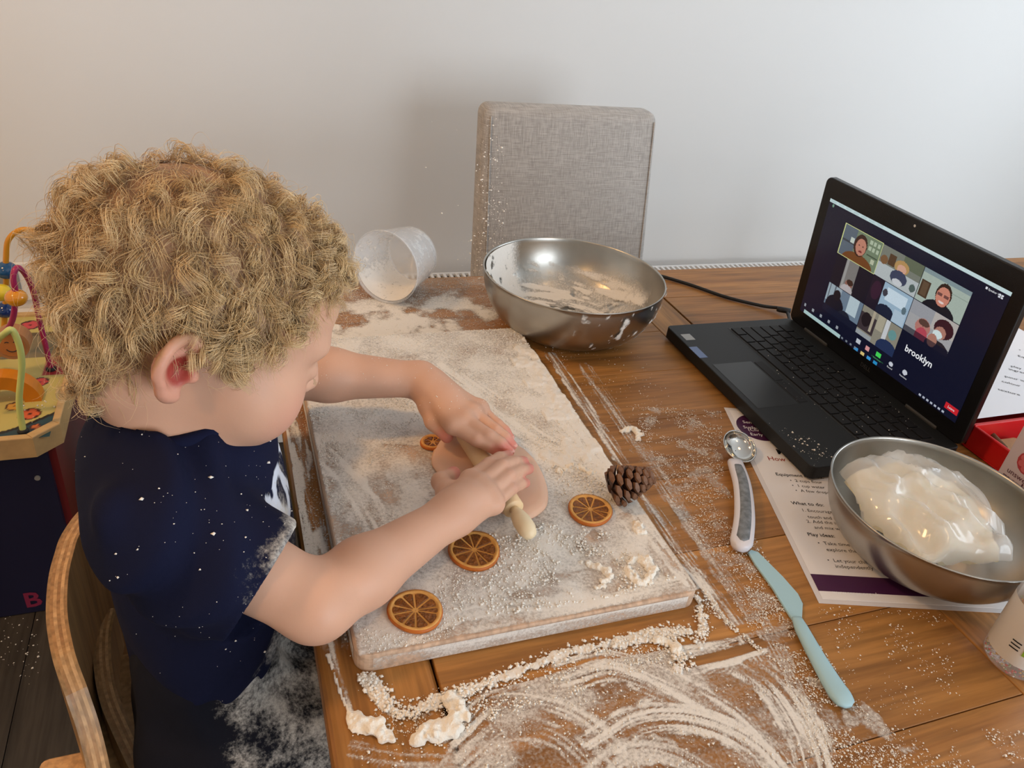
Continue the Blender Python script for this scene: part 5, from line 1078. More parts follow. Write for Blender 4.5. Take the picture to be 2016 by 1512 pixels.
# ================================================================== the child
class Field:
    """signed-distance grid with smooth unions; meshed with surface nets"""
    def __init__(s, lo, hi, h):
        s.lo = A(lo, float); s.h = h; s.n = np.ceil((A(hi, float) - s.lo) / h).astype(int) + 1
        s.F = np.full(tuple(s.n), 1.0, np.float32)
    def sub(s, mn, mx):
        i0 = np.clip(np.floor((mn - s.lo) / s.h).astype(int), 0, s.n); i1 = np.clip(np.ceil((mx - s.lo) / s.h).astype(int) + 1, 0, s.n)
        if np.any(i1 <= i0): return None
        ax_ = [s.lo[k] + s.h * np.arange(i0[k], i1[k]) for k in range(3)]
        sl = tuple(slice(i0[k], i1[k]) for k in range(3))
        return sl, np.stack(np.meshgrid(*ax_, indexing='ij'), -1).astype(np.float32)
    def _put(s, sl, d, k, op):
        f = s.F[sl]
        if op == 'sub':
            d = -d; hh = np.clip(0.5 - 0.5 * (d - f) / k, 0, 1); s.F[sl] = f * hh + d * (1 - hh) + k * hh * (1 - hh) if False else np.maximum(f, d) + np.maximum(k - np.abs(f - d), 0) ** 2 / (4 * k)
        else:
            s.F[sl] = np.minimum(f, d) - np.maximum(k - np.abs(f - d), 0) ** 2 / (4 * k)
    def cap(s, a, b, ra, rb, k=0.004, op='add'):
        a = A(a, float); b = A(b, float); m = max(ra, rb) + 2 * k + 3 * s.h
        r = s.sub(np.minimum(a, b) - m, np.maximum(a, b) + m)
        if r is None: return
        sl, P = r; ab = b - a; t = np.clip(((P - a) @ ab) / (ab @ ab + 1e-12), 0, 1)
        d = np.linalg.norm(P - a - t[..., None] * ab, axis=-1) - (ra + (rb - ra) * t); s._put(sl, d, k, op)
    def chain(s, pts, rad, k=0.004):
        for q in range(len(pts) - 1): s.cap(pts[q], pts[q + 1], rad[q], rad[q + 1], k)
    def ell(s, c, r, k=0.004, R=None, op='add'):
        c = A(c, float); r = A(r, float) * (HSC if R is not None else 1.0); m = r.max() + 2 * k + 3 * s.h
        q = s.sub(c - m, c + m)
        if q is None: return
        sl, P = q; P = P - c
        if R is not None: P = P @ R            # columns of R: local axes in world
        k0 = np.linalg.norm(P / r, axis=-1); k1 = np.linalg.norm(P / (r * r), axis=-1) + 1e-9
        s._put(sl, k0 * (k0 - 1) / k1, k, op)
    def plane(s, p, n):
        """keep the side where (x-p).n < 0"""
        ax_ = [s.lo[k] + s.h * np.arange(s.n[k]) for k in range(3)]; n = A(n, float) / np.linalg.norm(n)
        d = ((ax_[0] - p[0]) * n[0])[:, None, None] + ((ax_[1] - p[1]) * n[1])[None, :, None] + ((ax_[2] - p[2]) * n[2])[None, None, :]
        s.F = np.maximum(s.F, d.astype(np.float32))
    def mesh(s, smooth=2):
        F = s.F; S_ = (F < 0); n = s.n
        cnt = np.zeros(tuple(n - 1), np.uint8)
        for a in (0, 1):
            for b in (0, 1):
                for c in (0, 1): cnt += S_[a:n[0] - 1 + a, b:n[1] - 1 + b, c:n[2] - 1 + c]
        act = np.argwhere((cnt > 0) & (cnt < 8)); ids = -np.ones(tuple(n - 1), np.int32); ids[tuple(act.T)] = np.arange(len(act))
        V = np.zeros((len(act), 3)); W = np.zeros(len(act)); corner = [A((a, b, c)) for a in (0, 1) for b in (0, 1) for c in (0, 1)]
        for p in range(8):
            for q in range(p + 1, 8):
                if np.abs(corner[p] - corner[q]).sum() != 1: continue
                f0 = F[tuple((act + corner[p]).T)]; f1 = F[tuple((act + corner[q]).T)]; m = (f0 < 0) != (f1 < 0)
                t = np.where(m, f0 / (f0 - f1 + 1e-12), 0)[:, None]; V += np.where(m[:, None], corner[p] + (corner[q] - corner[p]) * t, 0); W += m
        V = V / W[:, None]; V = (act + V) * s.h + s.lo
        Q = []
        for ax in range(3):
            o = [k for k in range(3) if k != ax]; sl0 = [slice(None)] * 3; sl1 = [slice(None)] * 3; sl0[ax] = slice(0, -1); sl1[ax] = slice(1, None)
            for k in o: sl0[k] = slice(1, -1); sl1[k] = slice(1, -1)
            ch = S_[tuple(sl0)] != S_[tuple(sl1)]; e = np.argwhere(ch); e[:, o[0]] += 1; e[:, o[1]] += 1
            u = np.zeros(3, int); v = np.zeros(3, int); u[o[0]] = 1; v[o[1]] = 1
            q4 = np.stack([ids[tuple((e - u - v).T)], ids[tuple((e - v).T)], ids[tuple(e.T)], ids[tuple((e - u).T)]], -1)
            flip = S_[tuple(e.T)] ^ (ax == 1); q4 = np.where(flip[:, None], q4, q4[:, ::-1]); Q.append(q4)
        Q = np.concatenate(Q); Q = Q[(Q >= 0).all(1)]
        for _ in range(smooth):
            acc = np.zeros_like(V); c_ = np.zeros(len(V))
            for k in range(4):
                i, j = Q[:, k], Q[:, (k + 1) % 4]
                for d in range(3): acc[:, d] += np.bincount(i, V[j, d], len(V)) + np.bincount(j, V[i, d], len(V))
                c_ += np.bincount(i, minlength=len(V)) + np.bincount(j, minlength=len(V))
            V = 0.5 * V + 0.5 * acc / np.maximum(c_, 1)[:, None]
        return V, Q
def Zt(p): return A([p[0], p[1], p[2] + TZ])                    # heights given above the table top
def ph(x, y, h): return px(x, y, h)

# damp flour clumps (merged lumps on table and board)
for (nm, pts, r, h, label, seed) in CLUMPS:
    W = spline([px(a, b_, h) for a, b_ in pts], len(pts) * 6); rr = random.Random(seed)
    f = Field(W.min(0) - A([2.2 * r, 2.2 * r, 0.0]) - A([0, 0, 0.003]), W.max(0) + A([2.2 * r, 2.2 * r, 2.6 * r]), r * 0.16)
    for p in W:
        q = r * rr.uniform(0.35, 0.95); f.cap(p + A([rr.uniform(-.7, .7) * r, rr.uniform(-.7, .7) * r, q * 0.3]), p + A([rr.uniform(-.6, .6) * r, rr.uniform(-.6, .6) * r, q * rr.uniform(0.3, 1.0)]), q, q * 0.7, r * 0.5)
    P = np.stack(np.meshgrid(*[f.lo[k] + f.h * np.arange(f.n[k]) for k in range(3)], indexing='ij'), -1)
    f.F += (r * 0.75 * (vn3(P / r * 0.9, seed) - 0.5) + r * 0.45 * (vn3(P / r * 2.1, seed + 1) - 0.5)).astype(np.float32)
    f.plane((0, 0, TZ + h + 0.0004), (0, 0, -1)); v, q = f.mesh(1)
    o = mesh(nm, v, q, M['clump'], None, True); tag(o, label, 'flour clump', 'damp flour clumps')

HSC = 0.975
HC = Zt((-0.0190, 0.519, 0.2150)); yaw, pit, rol = math.radians(10), math.radians(27), math.radians(-4)
hf = A([math.cos(pit) * math.cos(yaw), math.cos(pit) * math.sin(yaw), -math.sin(pit)]); hl = A([-math.sin(yaw), math.cos(yaw), 0]); hu = np.cross(hf, hl)
hl, hu = hl * math.cos(rol) + hu * math.sin(rol), hu * math.cos(rol) - hl * math.sin(rol)
HR = np.stack([hf, hl, hu], 1)                                   # columns: forward, left, up
def Hd(p): return HC + HR @ A(p, float) * HSC
def Hl(P): return (P - HC) @ HR / HSC

SHR, ELR, WRR = Zt((-0.058, 0.436, 0.098)), ph(622, 1188, 0.046), ph(888, 1014, 0.056)
SHL, ELL, WRL = Zt((-0.045, 0.585, 0.104)), Zt((0.040, 0.655, 0.075)), ph(828, 748, 0.072)
NB = Zt((-0.040, 0.506, 0.132))
f = Field((-0.16, 0.33, TZ - 0.22), (0.275, 0.74, TZ + 0.36), 0.0018)
f.ell(Hd((-0.012, 0, 0.018)), (0.088, 0.071, 0.077), 0.01, HR)
f.ell(Hd((0.036, 0, 0.030)), (0.048, 0.056, 0.052), 0.03, HR)
f.ell(Hd((0.034, 0, -0.036)), (0.046, 0.050, 0.056), 0.03, HR)
for s in (-1, 1):
    f.ell(Hd((0.044, s * 0.034, -0.046)), (0.034, 0.031, 0.034), 0.025, HR)
    f.ell(Hd((0.070, s * 0.024, 0.006)), (0.014, 0.022, 0.009), 0.014, HR)
f.ell(Hd((0.056, 0, -0.088)), (0.024, 0.026, 0.018), 0.025, HR)
for s in (-1, 1):
    f.ell(Hd((0.093, s * 0.031, -0.010)), (0.016, 0.018, 0.010), 0.012, HR, 'sub')
    f.ell(Hd((0.073, s * 0.030, -0.013)), (0.0105, 0.0145, 0.0095), 0.004, HR)
f.cap(Hd((0.082, 0, 0.000)), Hd((0.0955, 0, -0.033)), 0.006, 0.0088, 0.010)
for s in (-1, 1): f.ell(Hd((0.088, s * 0.009, -0.036)), (0.008, 0.006, 0.006), 0.006, HR)
f.ell(Hd((0.083, 0, -0.057)), (0.008, 0.018, 0.005), 0.006, HR); f.ell(Hd((0.080, 0, -0.0655)), (0.008, 0.015, 0.0055), 0.005, HR)
f.cap(Hd((-0.030, 0, -0.050)), NB, 0.041, 0.044, 0.02)
for s in (-1, 1):                                               # ears
    ec = A((-0.026, s * 0.0690, -0.020)); ring = []
    for t in np.linspace(-1.75, 2.75, 20):
        xx, zz = -0.0135 * math.cos(t), 0.0205 * math.sin(t); back = max(0, -xx) / 0.0135
        ring.append(Hd(ec + A((xx * (1 if zz > -0.01 else 0.85) - 0.06 * zz, s * (0.004 + 0.009 * back), zz))))
    f.chain(ring, [0.0048, 0.0050, 0.0046, 0.0040] + [0.0032] * 16, 0.0025)
    f.ell(Hd(ec + A((-0.003, s * 0.0035, -0.001))), (0.0130, 0.0042, 0.0190), 0.004, HR)
    f.ell(Hd(ec + A((0.0005, s * 0.0090, -0.002))), (0.0080, 0.0072, 0.0105), 0.002, HR, 'sub')
    f.ell(Hd(ec + A((0.0115, s * 0.003, -0.005))), (0.0035, 0.0035, 0.005), 0.003, HR)
# torso core, shoulders, arms
f.ell(Zt((-0.042, 0.51, 0.02)), (0.046, 0.076, 0.090), 0.02); f.ell(Zt((-0.045, 0.51, -0.10)), (0.046, 0.078, 0.11), 0.03)
f.cap(NB - A([0, 0, 0.02]), SHR, 0.036, 0.032, 0.02); f.cap(NB - A([0, 0, 0.02]), SHL, 0.036, 0.032, 0.02)
for (S0, E0, W0) in ((SHR, ELR, WRR), (SHL, ELL, WRL)):
    f.cap(S0, E0, 0.032, 0.0255, 0.012)
    m1 = E0 * 0.68 + W0 * 0.32; f.cap(E0, m1, 0.0255, 0.0248, 0.012); f.cap(m1, W0, 0.0248, 0.0165, 0.012)
def hand(W0, E0, K, Mm, T, th, palm_r, k=0.0022):
    K = [ph(*q) for q in K]; Mm = [ph(*q) for q in Mm]; T = [ph(*q) for q in T]; th = [ph(*q) for q in th]
    for q in range(4): f.cap(W0 * 0.75 + K[q] * 0.25, K[q], 0.0125, 0.0082, 0.010)      # palm bones
    f.cap(W0, (K[0] + K[3]) / 2 * 0.5 + W0 * 0.5, 0.0165, 0.0135, 0.012)
    for q in range(4): f.cap(K[q], K[(q + 1) % 4] if q < 3 else K[q], 0.0080, 0.0076, 0.006)
    for q in range(4):
        r = (0.0060, 0.0062, 0.0060, 0.0052)[q]
        D_ = Mm[q] * 0.45 + T[q] * 0.55 + A([0, 0, 0.0015])
        f.chain([K[q], Mm[q], D_, T[q]], [r * 1.22, r * 1.06, r * 0.98, r * 0.86], k)
    f.chain([W0 * 0.7 + th[0] * 0.3, th[0], th[1], th[2]], [0.012, 0.0105, 0.0078, 0.0062], 0.005)
    return T + [th[2]], Mm
RK = [(926, 944, .058), (943, 955, .061), (958, 971, .059), (971, 991, .054)]
RM = [(962, 915, .058), (988, 918, .060), (1002, 937, .057), (1007, 962, .052)]
RT = [(1000, 897, .051), (1030, 909, .045), (1041, 923, .042), (1035, 951, .040)]
LK = [(893, 838, .060), (914, 826, .063), (931, 814, .061), (944, 805, .056)]
LM = [(938, 866, .056), (962, 858, .059), (976, 848, .056), (980, 836, .050)]
LT = [(980, 889, .046), (1002, 889, .048), (1008, 877, .046), (1004, 861, .042)]
tipsR, mdR = hand(WRR, ELR, RK, RM, RT, [(884, 972, .052), (868, 948, .046), (893, 931, .040)], 0.014)
tipsL, mdL = hand(WRL, ELL, LK, LM, LT, [(846, 800, .060), (853, 830, .052), (880, 860, .043)], 0.014)
V, Q = f.mesh(1)
L = Hl(V)
skin = A([0.60, 0.345, 0.235]); col = np.tile(skin, (len(V), 1)); col *= (0.94 + 0.12 * vn3(V * 60, 5))[:, None]
def blend(mask, c): 
    global col; col = col * (1 - mask[:, None]) + A(c) * mask[:, None]
for T in tipsR + tipsL: blend(0.75 * smoothstep(0.016, 0.005, np.linalg.norm(V - T, axis=1)), (0.62, 0.19, 0.15))
for K_ in mdR + mdL: blend(0.22 * smoothstep(0.010, 0.003, np.linalg.norm(V - K_, axis=1)), (0.60, 0.24, 0.18))
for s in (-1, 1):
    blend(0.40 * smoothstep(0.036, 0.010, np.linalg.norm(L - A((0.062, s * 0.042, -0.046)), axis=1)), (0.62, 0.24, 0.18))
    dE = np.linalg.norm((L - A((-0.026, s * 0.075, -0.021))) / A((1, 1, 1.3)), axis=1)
    blend(0.5 * smoothstep(0.026, 0.014, dE), (0.62, 0.24, 0.17)); blend(0.85 * smoothstep(0.0105, 0.007, np.linalg.norm((L - A((-0.0245, s * 0.0715, -0.022))) / A((1, 1.3, 1.3)), axis=1)), (0.36, 0.02, 0.015))  # concha's deep red: glow of backlight through the ear, painted into the colour
blend(0.7 * smoothstep(0.02, 0.012, np.linalg.norm((L - A((0.086, 0, -0.061))) / A((1, 1, .5)), axis=1)), (0.55, 0.18, 0.15))
def hairmask(L):
    x, y, z = L[:, 0], L[:, 1], L[:, 2]
    zh = np.interp(x, [-0.12, -0.058, -0.047, -0.040, -0.008, 0.006, 0.022, 0.045, 0.064, 0.084], [-0.072, -0.080, -0.062, -0.004, -0.006, -0.020, 0.014, 0.044, 0.070, 0.094])
    return z - zh
hm = smoothstep(-0.006, 0.012, hairmask(L)) * (V[:, 2] > TZ + 0.12)
blend(0.85 * hm, (0.34, 0.20, 0.105))
boy = empty('person', (-0.05, 0.51, 0.0)); tag(boy, 'curly blond toddler in navy t-shirt rolling dough with both hands', 'person')
M['skin'] = attr_mat('skin', 'col', 0.5, sub=0.12, spec=0.35, bump=0.05, bscale=500)
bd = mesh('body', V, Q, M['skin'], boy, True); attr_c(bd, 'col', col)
# eyes under the lids
for s in (-1, 1):
    bm = bmesh.new(); bmesh.ops.create_uvsphere(bm, u_segments=20, v_segments=14, radius=0.0098, matrix=Matrix.Translation(Hd((0.0725, s * 0.030, -0.0165))))
    e = bm_obj('eye', bm, plain('eye_white', (0.7, 0.68, 0.66), 0.15), bd, True)
for s in (-1, 1):
    P_l = [(0.0825 - 0.0035 * a * a, s * (0.031 + 0.0125 * a), -0.0195) for a in np.linspace(-1, 1, 12)]; V_l = []; F_l = []
    for k, b_ in enumerate(P_l):                                # a thin lash fringe, one strip with pointed ends
        V_l += [Hd(b_), Hd(A(b_) + A((0.0030, 0, -0.0012 if k % 2 else -0.0004)))]
        if k: F_l.append((2 * k - 2, 2 * k - 1, 2 * k + 1, 2 * k))
    mesh('eyelashes', V_l, F_l, plain('lash', (0.45, 0.30, 0.16), 0.5, alpha=0.6), bd)
# flour grains stuck to the far forearm
me = bd.data; nr_ = np.zeros(len(V) * 3, np.float32); me.update(); me.vertices.foreach_get('normal', nr_); nr_ = nr_.reshape(-1, 3)
w = ((V[:, 0] > 0.06) & (V[:, 1] > 0.57) & (V[:, 2] < TZ + 0.12) & (nr_[:, 2] > 0.1)).astype(float); w /= w.sum(); pk = rng.choice(len(V), 160, False, w)
crumbs('flour_specks', V[pk] + nr_[pk] * 0.0001, 0.00022 + 0.0006 * rng.random(160) ** 4, None, bd)
# fingernails
def nails(T, Mm):
    for q in range(4):
        d = T[q] - Mm[q]; d /= np.linalg.norm(d); up = A([0, 0, 1.0]); up = up - d * (up @ d); up /= np.linalg.norm(up); sd = np.cross(d, up); r = (0.0060, 0.0062, 0.0060, 0.0052)[q] * 0.9
        c = T[q] + d * r * 0.25 + up * r * 0.62; bm = bmesh.new(); mt = Matrix(((d[0] * r * .62, sd[0] * r * .58, up[0] * r * .22, c[0]), (d[1] * r * .62, sd[1] * r * .58, up[1] * r * .22, c[1]), (d[2] * r * .62, sd[2] * r * .58, up[2] * r * .22, c[2]), (0, 0, 0, 1)))
        bmesh.ops.create_icosphere(bm, subdivisions=2, radius=1.0, matrix=mt); bm_obj('fingernail', bm, M['nail'], bd, True)
M['nail'] = plain('nail', (0.70, 0.36, 0.29), 0.25)
nails(tipsR, mdR); nails(tipsL, mdL)

# ------------------------------------------------------------------ clothes
def cloth_mat(name, rough=0.9):
    m, nt, b = new_mat(name); N = nt.nodes.new; K = nt.links.new
    at = N('ShaderNodeAttribute'); at.attribute_name = 'col'; fl = N('ShaderNodeAttribute'); fl.attribute_name = 'flour'
    tc = N('ShaderNodeTexCoord'); n = N('ShaderNodeTexNoise'); n.inputs['Scale'].default_value = 260; n.inputs['Detail'].default_value = 6; n.inputs['Roughness'].default_value = 0.75; K(tc.outputs['Object'], n.inputs['Vector'])
    n2 = N('ShaderNodeTexNoise'); n2.inputs['Scale'].default_value = 34; n2.inputs['Detail'].default_value = 4; K(tc.outputs['Object'], n2.inputs['Vector'])
    a1 = N('ShaderNodeMath'); a1.operation = 'MULTIPLY_ADD'; a1.inputs[1].default_value = 1.1; a1.inputs[2].default_value = -0.55; K(n.outputs['Fac'], a1.inputs[0])
    a3 = N('ShaderNodeMath'); a3.operation = 'MULTIPLY_ADD'; a3.inputs[1].default_value = 1.3; a3.inputs[2].default_value = -0.65; K(n2.outputs['Fac'], a3.inputs[0])
    a2 = N('ShaderNodeMath'); a2.operation = 'ADD'; K(a1.outputs[0], a2.inputs[0]); K(a3.outputs[0], a2.inputs[1])
    a4 = N('ShaderNodeMath'); a4.operation = 'ADD'; K(a2.outputs[0], a4.inputs[0]); K(fl.outputs['Fac'], a4.inputs[1])
    mr = N('ShaderNodeMapRange'); mr.interpolation_type = 'SMOOTHSTEP'; mr.inputs[1].default_value = 0.35; mr.inputs[2].default_value = 1.0; K(a4.outputs[0], mr.inputs[0])
    mx = N('ShaderNodeMix'); mx.data_type = 'RGBA'; K(mr.outputs[0], mx.inputs['Factor']); K(at.outputs['Color'], mx.inputs[6]); mx.inputs[7].default_value = (0.60, 0.56, 0.50, 1)
    K(mx.outputs[2], b.inputs['Base Color']); b.inputs['Roughness'].default_value = rough; b.inputs['Specular IOR Level'].default_value = 0.15; b.inputs['Sheen Weight'].default_value = 0.0
    wv = N('ShaderNodeTexNoise'); wv.inputs['Scale'].default_value = 1400; K(tc.outputs['Object'], wv.inputs['Vector'])
    bp = N('ShaderNodeBump'); bp.inputs['Strength'].default_value = 0.15; bp.inputs['Distance'].default_value = 0.0008; K(wv.outputs['Fac'], bp.inputs['Height']); K(bp.outputs[0], b.inputs['Normal'])
    return m
M['cloth'] = cloth_mat('cotton_cloth')
f = Field((-0.19, 0.35, TZ - 0.14), (0.075, 0.70, TZ + 0.16), 0.0025)
f.ell(Zt((-0.036, 0.508, 0.030)), (0.068, 0.100, 0.095), 0.02)
f.ell(Zt((-0.042, 0.512, -0.060)), (0.064, 0.098, 0.105), 0.04)
f.cap(NB - A([0, 0, 0.020]), SHR, 0.052, 0.041, 0.03); f.cap(NB - A([0, 0, 0.020]), SHL, 0.052, 0.041, 0.03)
f.cap(Zt((-0.068, 0.478, 0.104)), Zt((-0.068, 0.55, 0.104)), 0.038, 0.038, 0.03)
for (S0, E0) in ((SHR, ELR), (SHL, ELL)):
    e1_ = S0 + (E0 - S0) * 0.70; f.cap(S0, e1_, 0.045, 0.0425, 0.018)
    f.ell(S0 * 0.5 + e1_ * 0.5 - A([0.008, 0, 0.022]), (0.036, 0.033, 0.036), 0.03)
# folds
P = np.stack(np.meshgrid(*[f.lo[k] + f.h * np.arange(f.n[k]) for k in range(3)], indexing='ij'), -1)
dS = (P[..., 0] - SHR[0]) * 0.7 - (P[..., 2] - SHR[2]) * 0.5 + (P[..., 1] - SHR[1]) * 0.4
f.F += (0.0060 * (vn3(P * A([26, 22, 13]), 40) - 0.5) + 0.0040 * np.sin(dS * 190 + 6 * vn3(P * 14, 41)) * smoothstep(0.3, 0.75, vn3(P * 11, 42))).astype(np.float32)
for (S0, E0) in ((SHR, ELR), (SHL, ELL)):                       # sleeve hems
    d = E0 - S0; d /= np.linalg.norm(d); e1_ = S0 + (E0 - S0) * 0.66
    t = ((P - e1_) @ d); near = np.linalg.norm(P - e1_, axis=-1) < 0.075
    f.F = np.where(near & (t > -0.01), np.maximum(f.F, t.astype(np.float32)), f.F); f.F = np.where(near & (t > 0.03), 0.5, f.F).astype(np.float32)
    f.cap(e1_ - d * 0.02, e1_ + d * 0.03, 0.035, 0.036, 0.002, 'sub')
f.cap(NB + A([0.002, 0, 0.010]), Hd((-0.02, 0, -0.03)), 0.047, 0.056, 0.004, 'sub')
hz = TZ - 0.088 + 0.010 * (vn3(P * 20, 44) - 0.5); f.F = np.maximum(f.F, (hz - P[..., 2]).astype(np.float32))
V, Q = f.mesh(2)
navy_c = A([0.0055, 0.0072, 0.026]); col = np.tile(navy_c, (len(V), 1)); fl = np.zeros(len(V))
nz = vn3(V * 22, 50)
# flour: chest facing the table, sleeve hem, scattered dusting
chest = smoothstep(-0.02, 0.020, V[:, 0]) * smoothstep(TZ + 0.12, TZ + 0.07, V[:, 2])
fl = np.maximum(fl, chest * (0.55 + 0.6 * (nz - 0.4)))
dR = ELR - SHR; tR = ((V - SHR) @ dR) / (dR @ dR); drad = np.linalg.norm(V - SHR - tR[:, None] * dR, axis=1)
hem = smoothstep(0.50, 0.66, tR) * (drad < 0.055)
fl = np.maximum(fl, hem * (0.18 + 0.55 * smoothstep(-0.02, 0.03, (V[:, 0] - SHR[0] - dR[0] * tR) + 0.3 * (V[:, 2] - SHR[2] - dR[2] * tR))))
fl = np.maximum(fl, 0.42 * smoothstep(0.60, 0.80, vn3(V * A([34, 34, 60]), 51)) * (drad < 0.06) * smoothstep(-0.06, 0.0, V[:, 0]))
# white printed letters on the chest (strokes of two characters)
def ring_print(cy, cz, ry, rz, w):
    global col
    m = (V[:, 0] > -0.012) & (np.abs(np.hypot((V[:, 1] - cy) / ry, (V[:, 2] - TZ - cz) / rz) - 1) < w); col[m] = A([0.62, 0.66, 0.74])
ring_print(0.452, 0.066, 0.013, 0.020, 0.28); ring_print(0.484, 0.070, 0.013, 0.020, 0.28); ring_print(0.516, 0.072, 0.013, 0.020, 0.28); ring_print(0.548, 0.072, 0.013, 0.020, 0.28)
sh_ = mesh('t_shirt', V, Q, M['cloth'], boy, True); attr_c(sh_, 'col', col); attr_f(sh_, 'flour', fl)
# collar rib
cn = Hd((-0.02, 0, -0.03)) - NB; cn /= np.linalg.norm(cn); e1 = np.cross(cn, [0, 1, 0]); e1 /= np.linalg.norm(e1); e2 = np.cross(cn, e1)
cc = NB + cn * 0.012; rg = [cc + 0.0475 * (math.cos(t) * e1 + math.sin(t) * e2) + cn * 0.004 * math.cos(2 * t) for t in np.linspace(0, 2 * PI, 49)]
v, F = tube(rg, 0.0060, 10, False); o = mesh('collar', v, F, plain('navy_rib', (0.0065, 0.0085, 0.030), 0.9, spec=0.15), sh_, True)
# white specks thrown over the shirt
me = sh_.data; me.update(); nrm = np.zeros(len(V) * 3, np.float32); me.vertices.foreach_get('normal', nrm); nrm = nrm.reshape(-1, 3)
w = np.clip(-nrm[:, 1] * 0.6 + nrm[:, 2] * 0.7, 0, 1) * (0.15 + smoothstep(-0.10, 0.02, V[:, 0])) * smoothstep(-0.1, 0.03, V[:, 2] - TZ); w /= w.sum()
pick = rng.choice(len(V), 340, False, w); crumbs('flour_specks', V[pick] + nrm[pick] * 0.0003, 0.0003 + 0.0019 * rng.random(340) ** 5, None, sh_)

f = Field((-0.21, 0.36, TZ - 0.56), (0.24, 0.67, TZ - 0.035), 0.0035)
f.ell(Zt((-0.040, 0.512, -0.165)), (0.074, 0.105, 0.092), 0.02); f.ell(Zt((-0.042, 0.512, -0.08)), (0.062, 0.094, 0.07), 0.03)
for yk, s in ((0.452, -1), (0.572, 1)):
    kn_ = Zt((0.135, yk - s * -0.01, -0.185)); f.cap(Zt((-0.040, yk, -0.175)), kn_, 0.066, 0.050, 0.03); f.cap(kn_, Zt((0.105, yk, -0.47)), 0.047, 0.040, 0.02)
f.ell(Zt((0.0, 0.512, -0.175)), (0.08, 0.08, 0.045), 0.03)
P = np.stack(np.meshgrid(*[f.lo[k] + f.h * np.arange(f.n[k]) for k in range(3)], indexing='ij'), -1)
f.F += (0.010 * (vn3(P * A([20, 34, 20]), 60) - 0.5) + 0.006 * np.sin((P[..., 0] * 0.7 + P[..., 1]) * 150 + 7 * vn3(P * 15, 61)) * smoothstep(0.35, 0.7, vn3(P * 12, 62))).astype(np.float32)
V, Q = f.mesh(2); col = np.tile(A([0.0065, 0.0068, 0.012]), (len(V), 1))
fl = smoothstep(-0.070, -0.02, V[:, 0] + 0.25 * (V[:, 1] - 0.45)) * smoothstep(-0.28, -0.17, V[:, 2] - TZ) * 0.66 + 0.25 * (vn3(V * 30, 63) - 0.5)
tr_o = mesh('trousers', V, Q, M['cloth'], boy, True); attr_c(tr_o, 'col', col); attr_f(tr_o, 'flour', np.clip(fl, 0, 1))
for yk in (0.452, 0.572):
    f = Field((0.05, yk - 0.06, 0.215), (0.24, yk + 0.06, 0.34), 0.004)
    f.cap((0.105, yk, 0.31), (0.108, yk, 0.265), 0.032, 0.030, 0.01); f.cap((0.105, yk, 0.264), (0.185, yk, 0.259), 0.028, 0.022, 0.015); f.plane((0, 0, 0.2375), (0, 0, -1))
    v, q = f.mesh(1); mesh('sock', v, q, plain('sock_grey', (0.12, 0.12, 0.13), 0.95), boy, True)

# ------------------------------------------------------------------ curly hair
cand = Hl(bd.data.vertices[0].co and np.zeros((0, 3)) if False else A([v.co[:] for v in bd.data.vertices]))
cw = A([v.co[:] for v in bd.data.vertices])
hmv = hairmask(cand); okh = (hmv > 0.0) & (cw[:, 2] > TZ + 0.10) & (np.linalg.norm(cand, axis=1) < 0.12) & (np.abs(cand[:, 1]) < 0.076)
cand = cand[okh]; hmv = hmv[okh]
EC, ER = A((-0.012, 0, 0.018)), A((0.088, 0.071, 0.077))
def nrm_of(p): n = (p - EC) / ER ** 2; return n / np.linalg.norm(n, axis=-1, keepdims=True)
crown = A((-0.050, 0.004, 0.075)); down = HR.T @ A([0, 0, -1.0])
NSEG = 15
VS, FS, CS = [], [], []; cnt = 0
cd, cmid, cl = A([0.24, 0.135, 0.050]), A([0.58, 0.36, 0.135]), A([0.92, 0.68, 0.36])
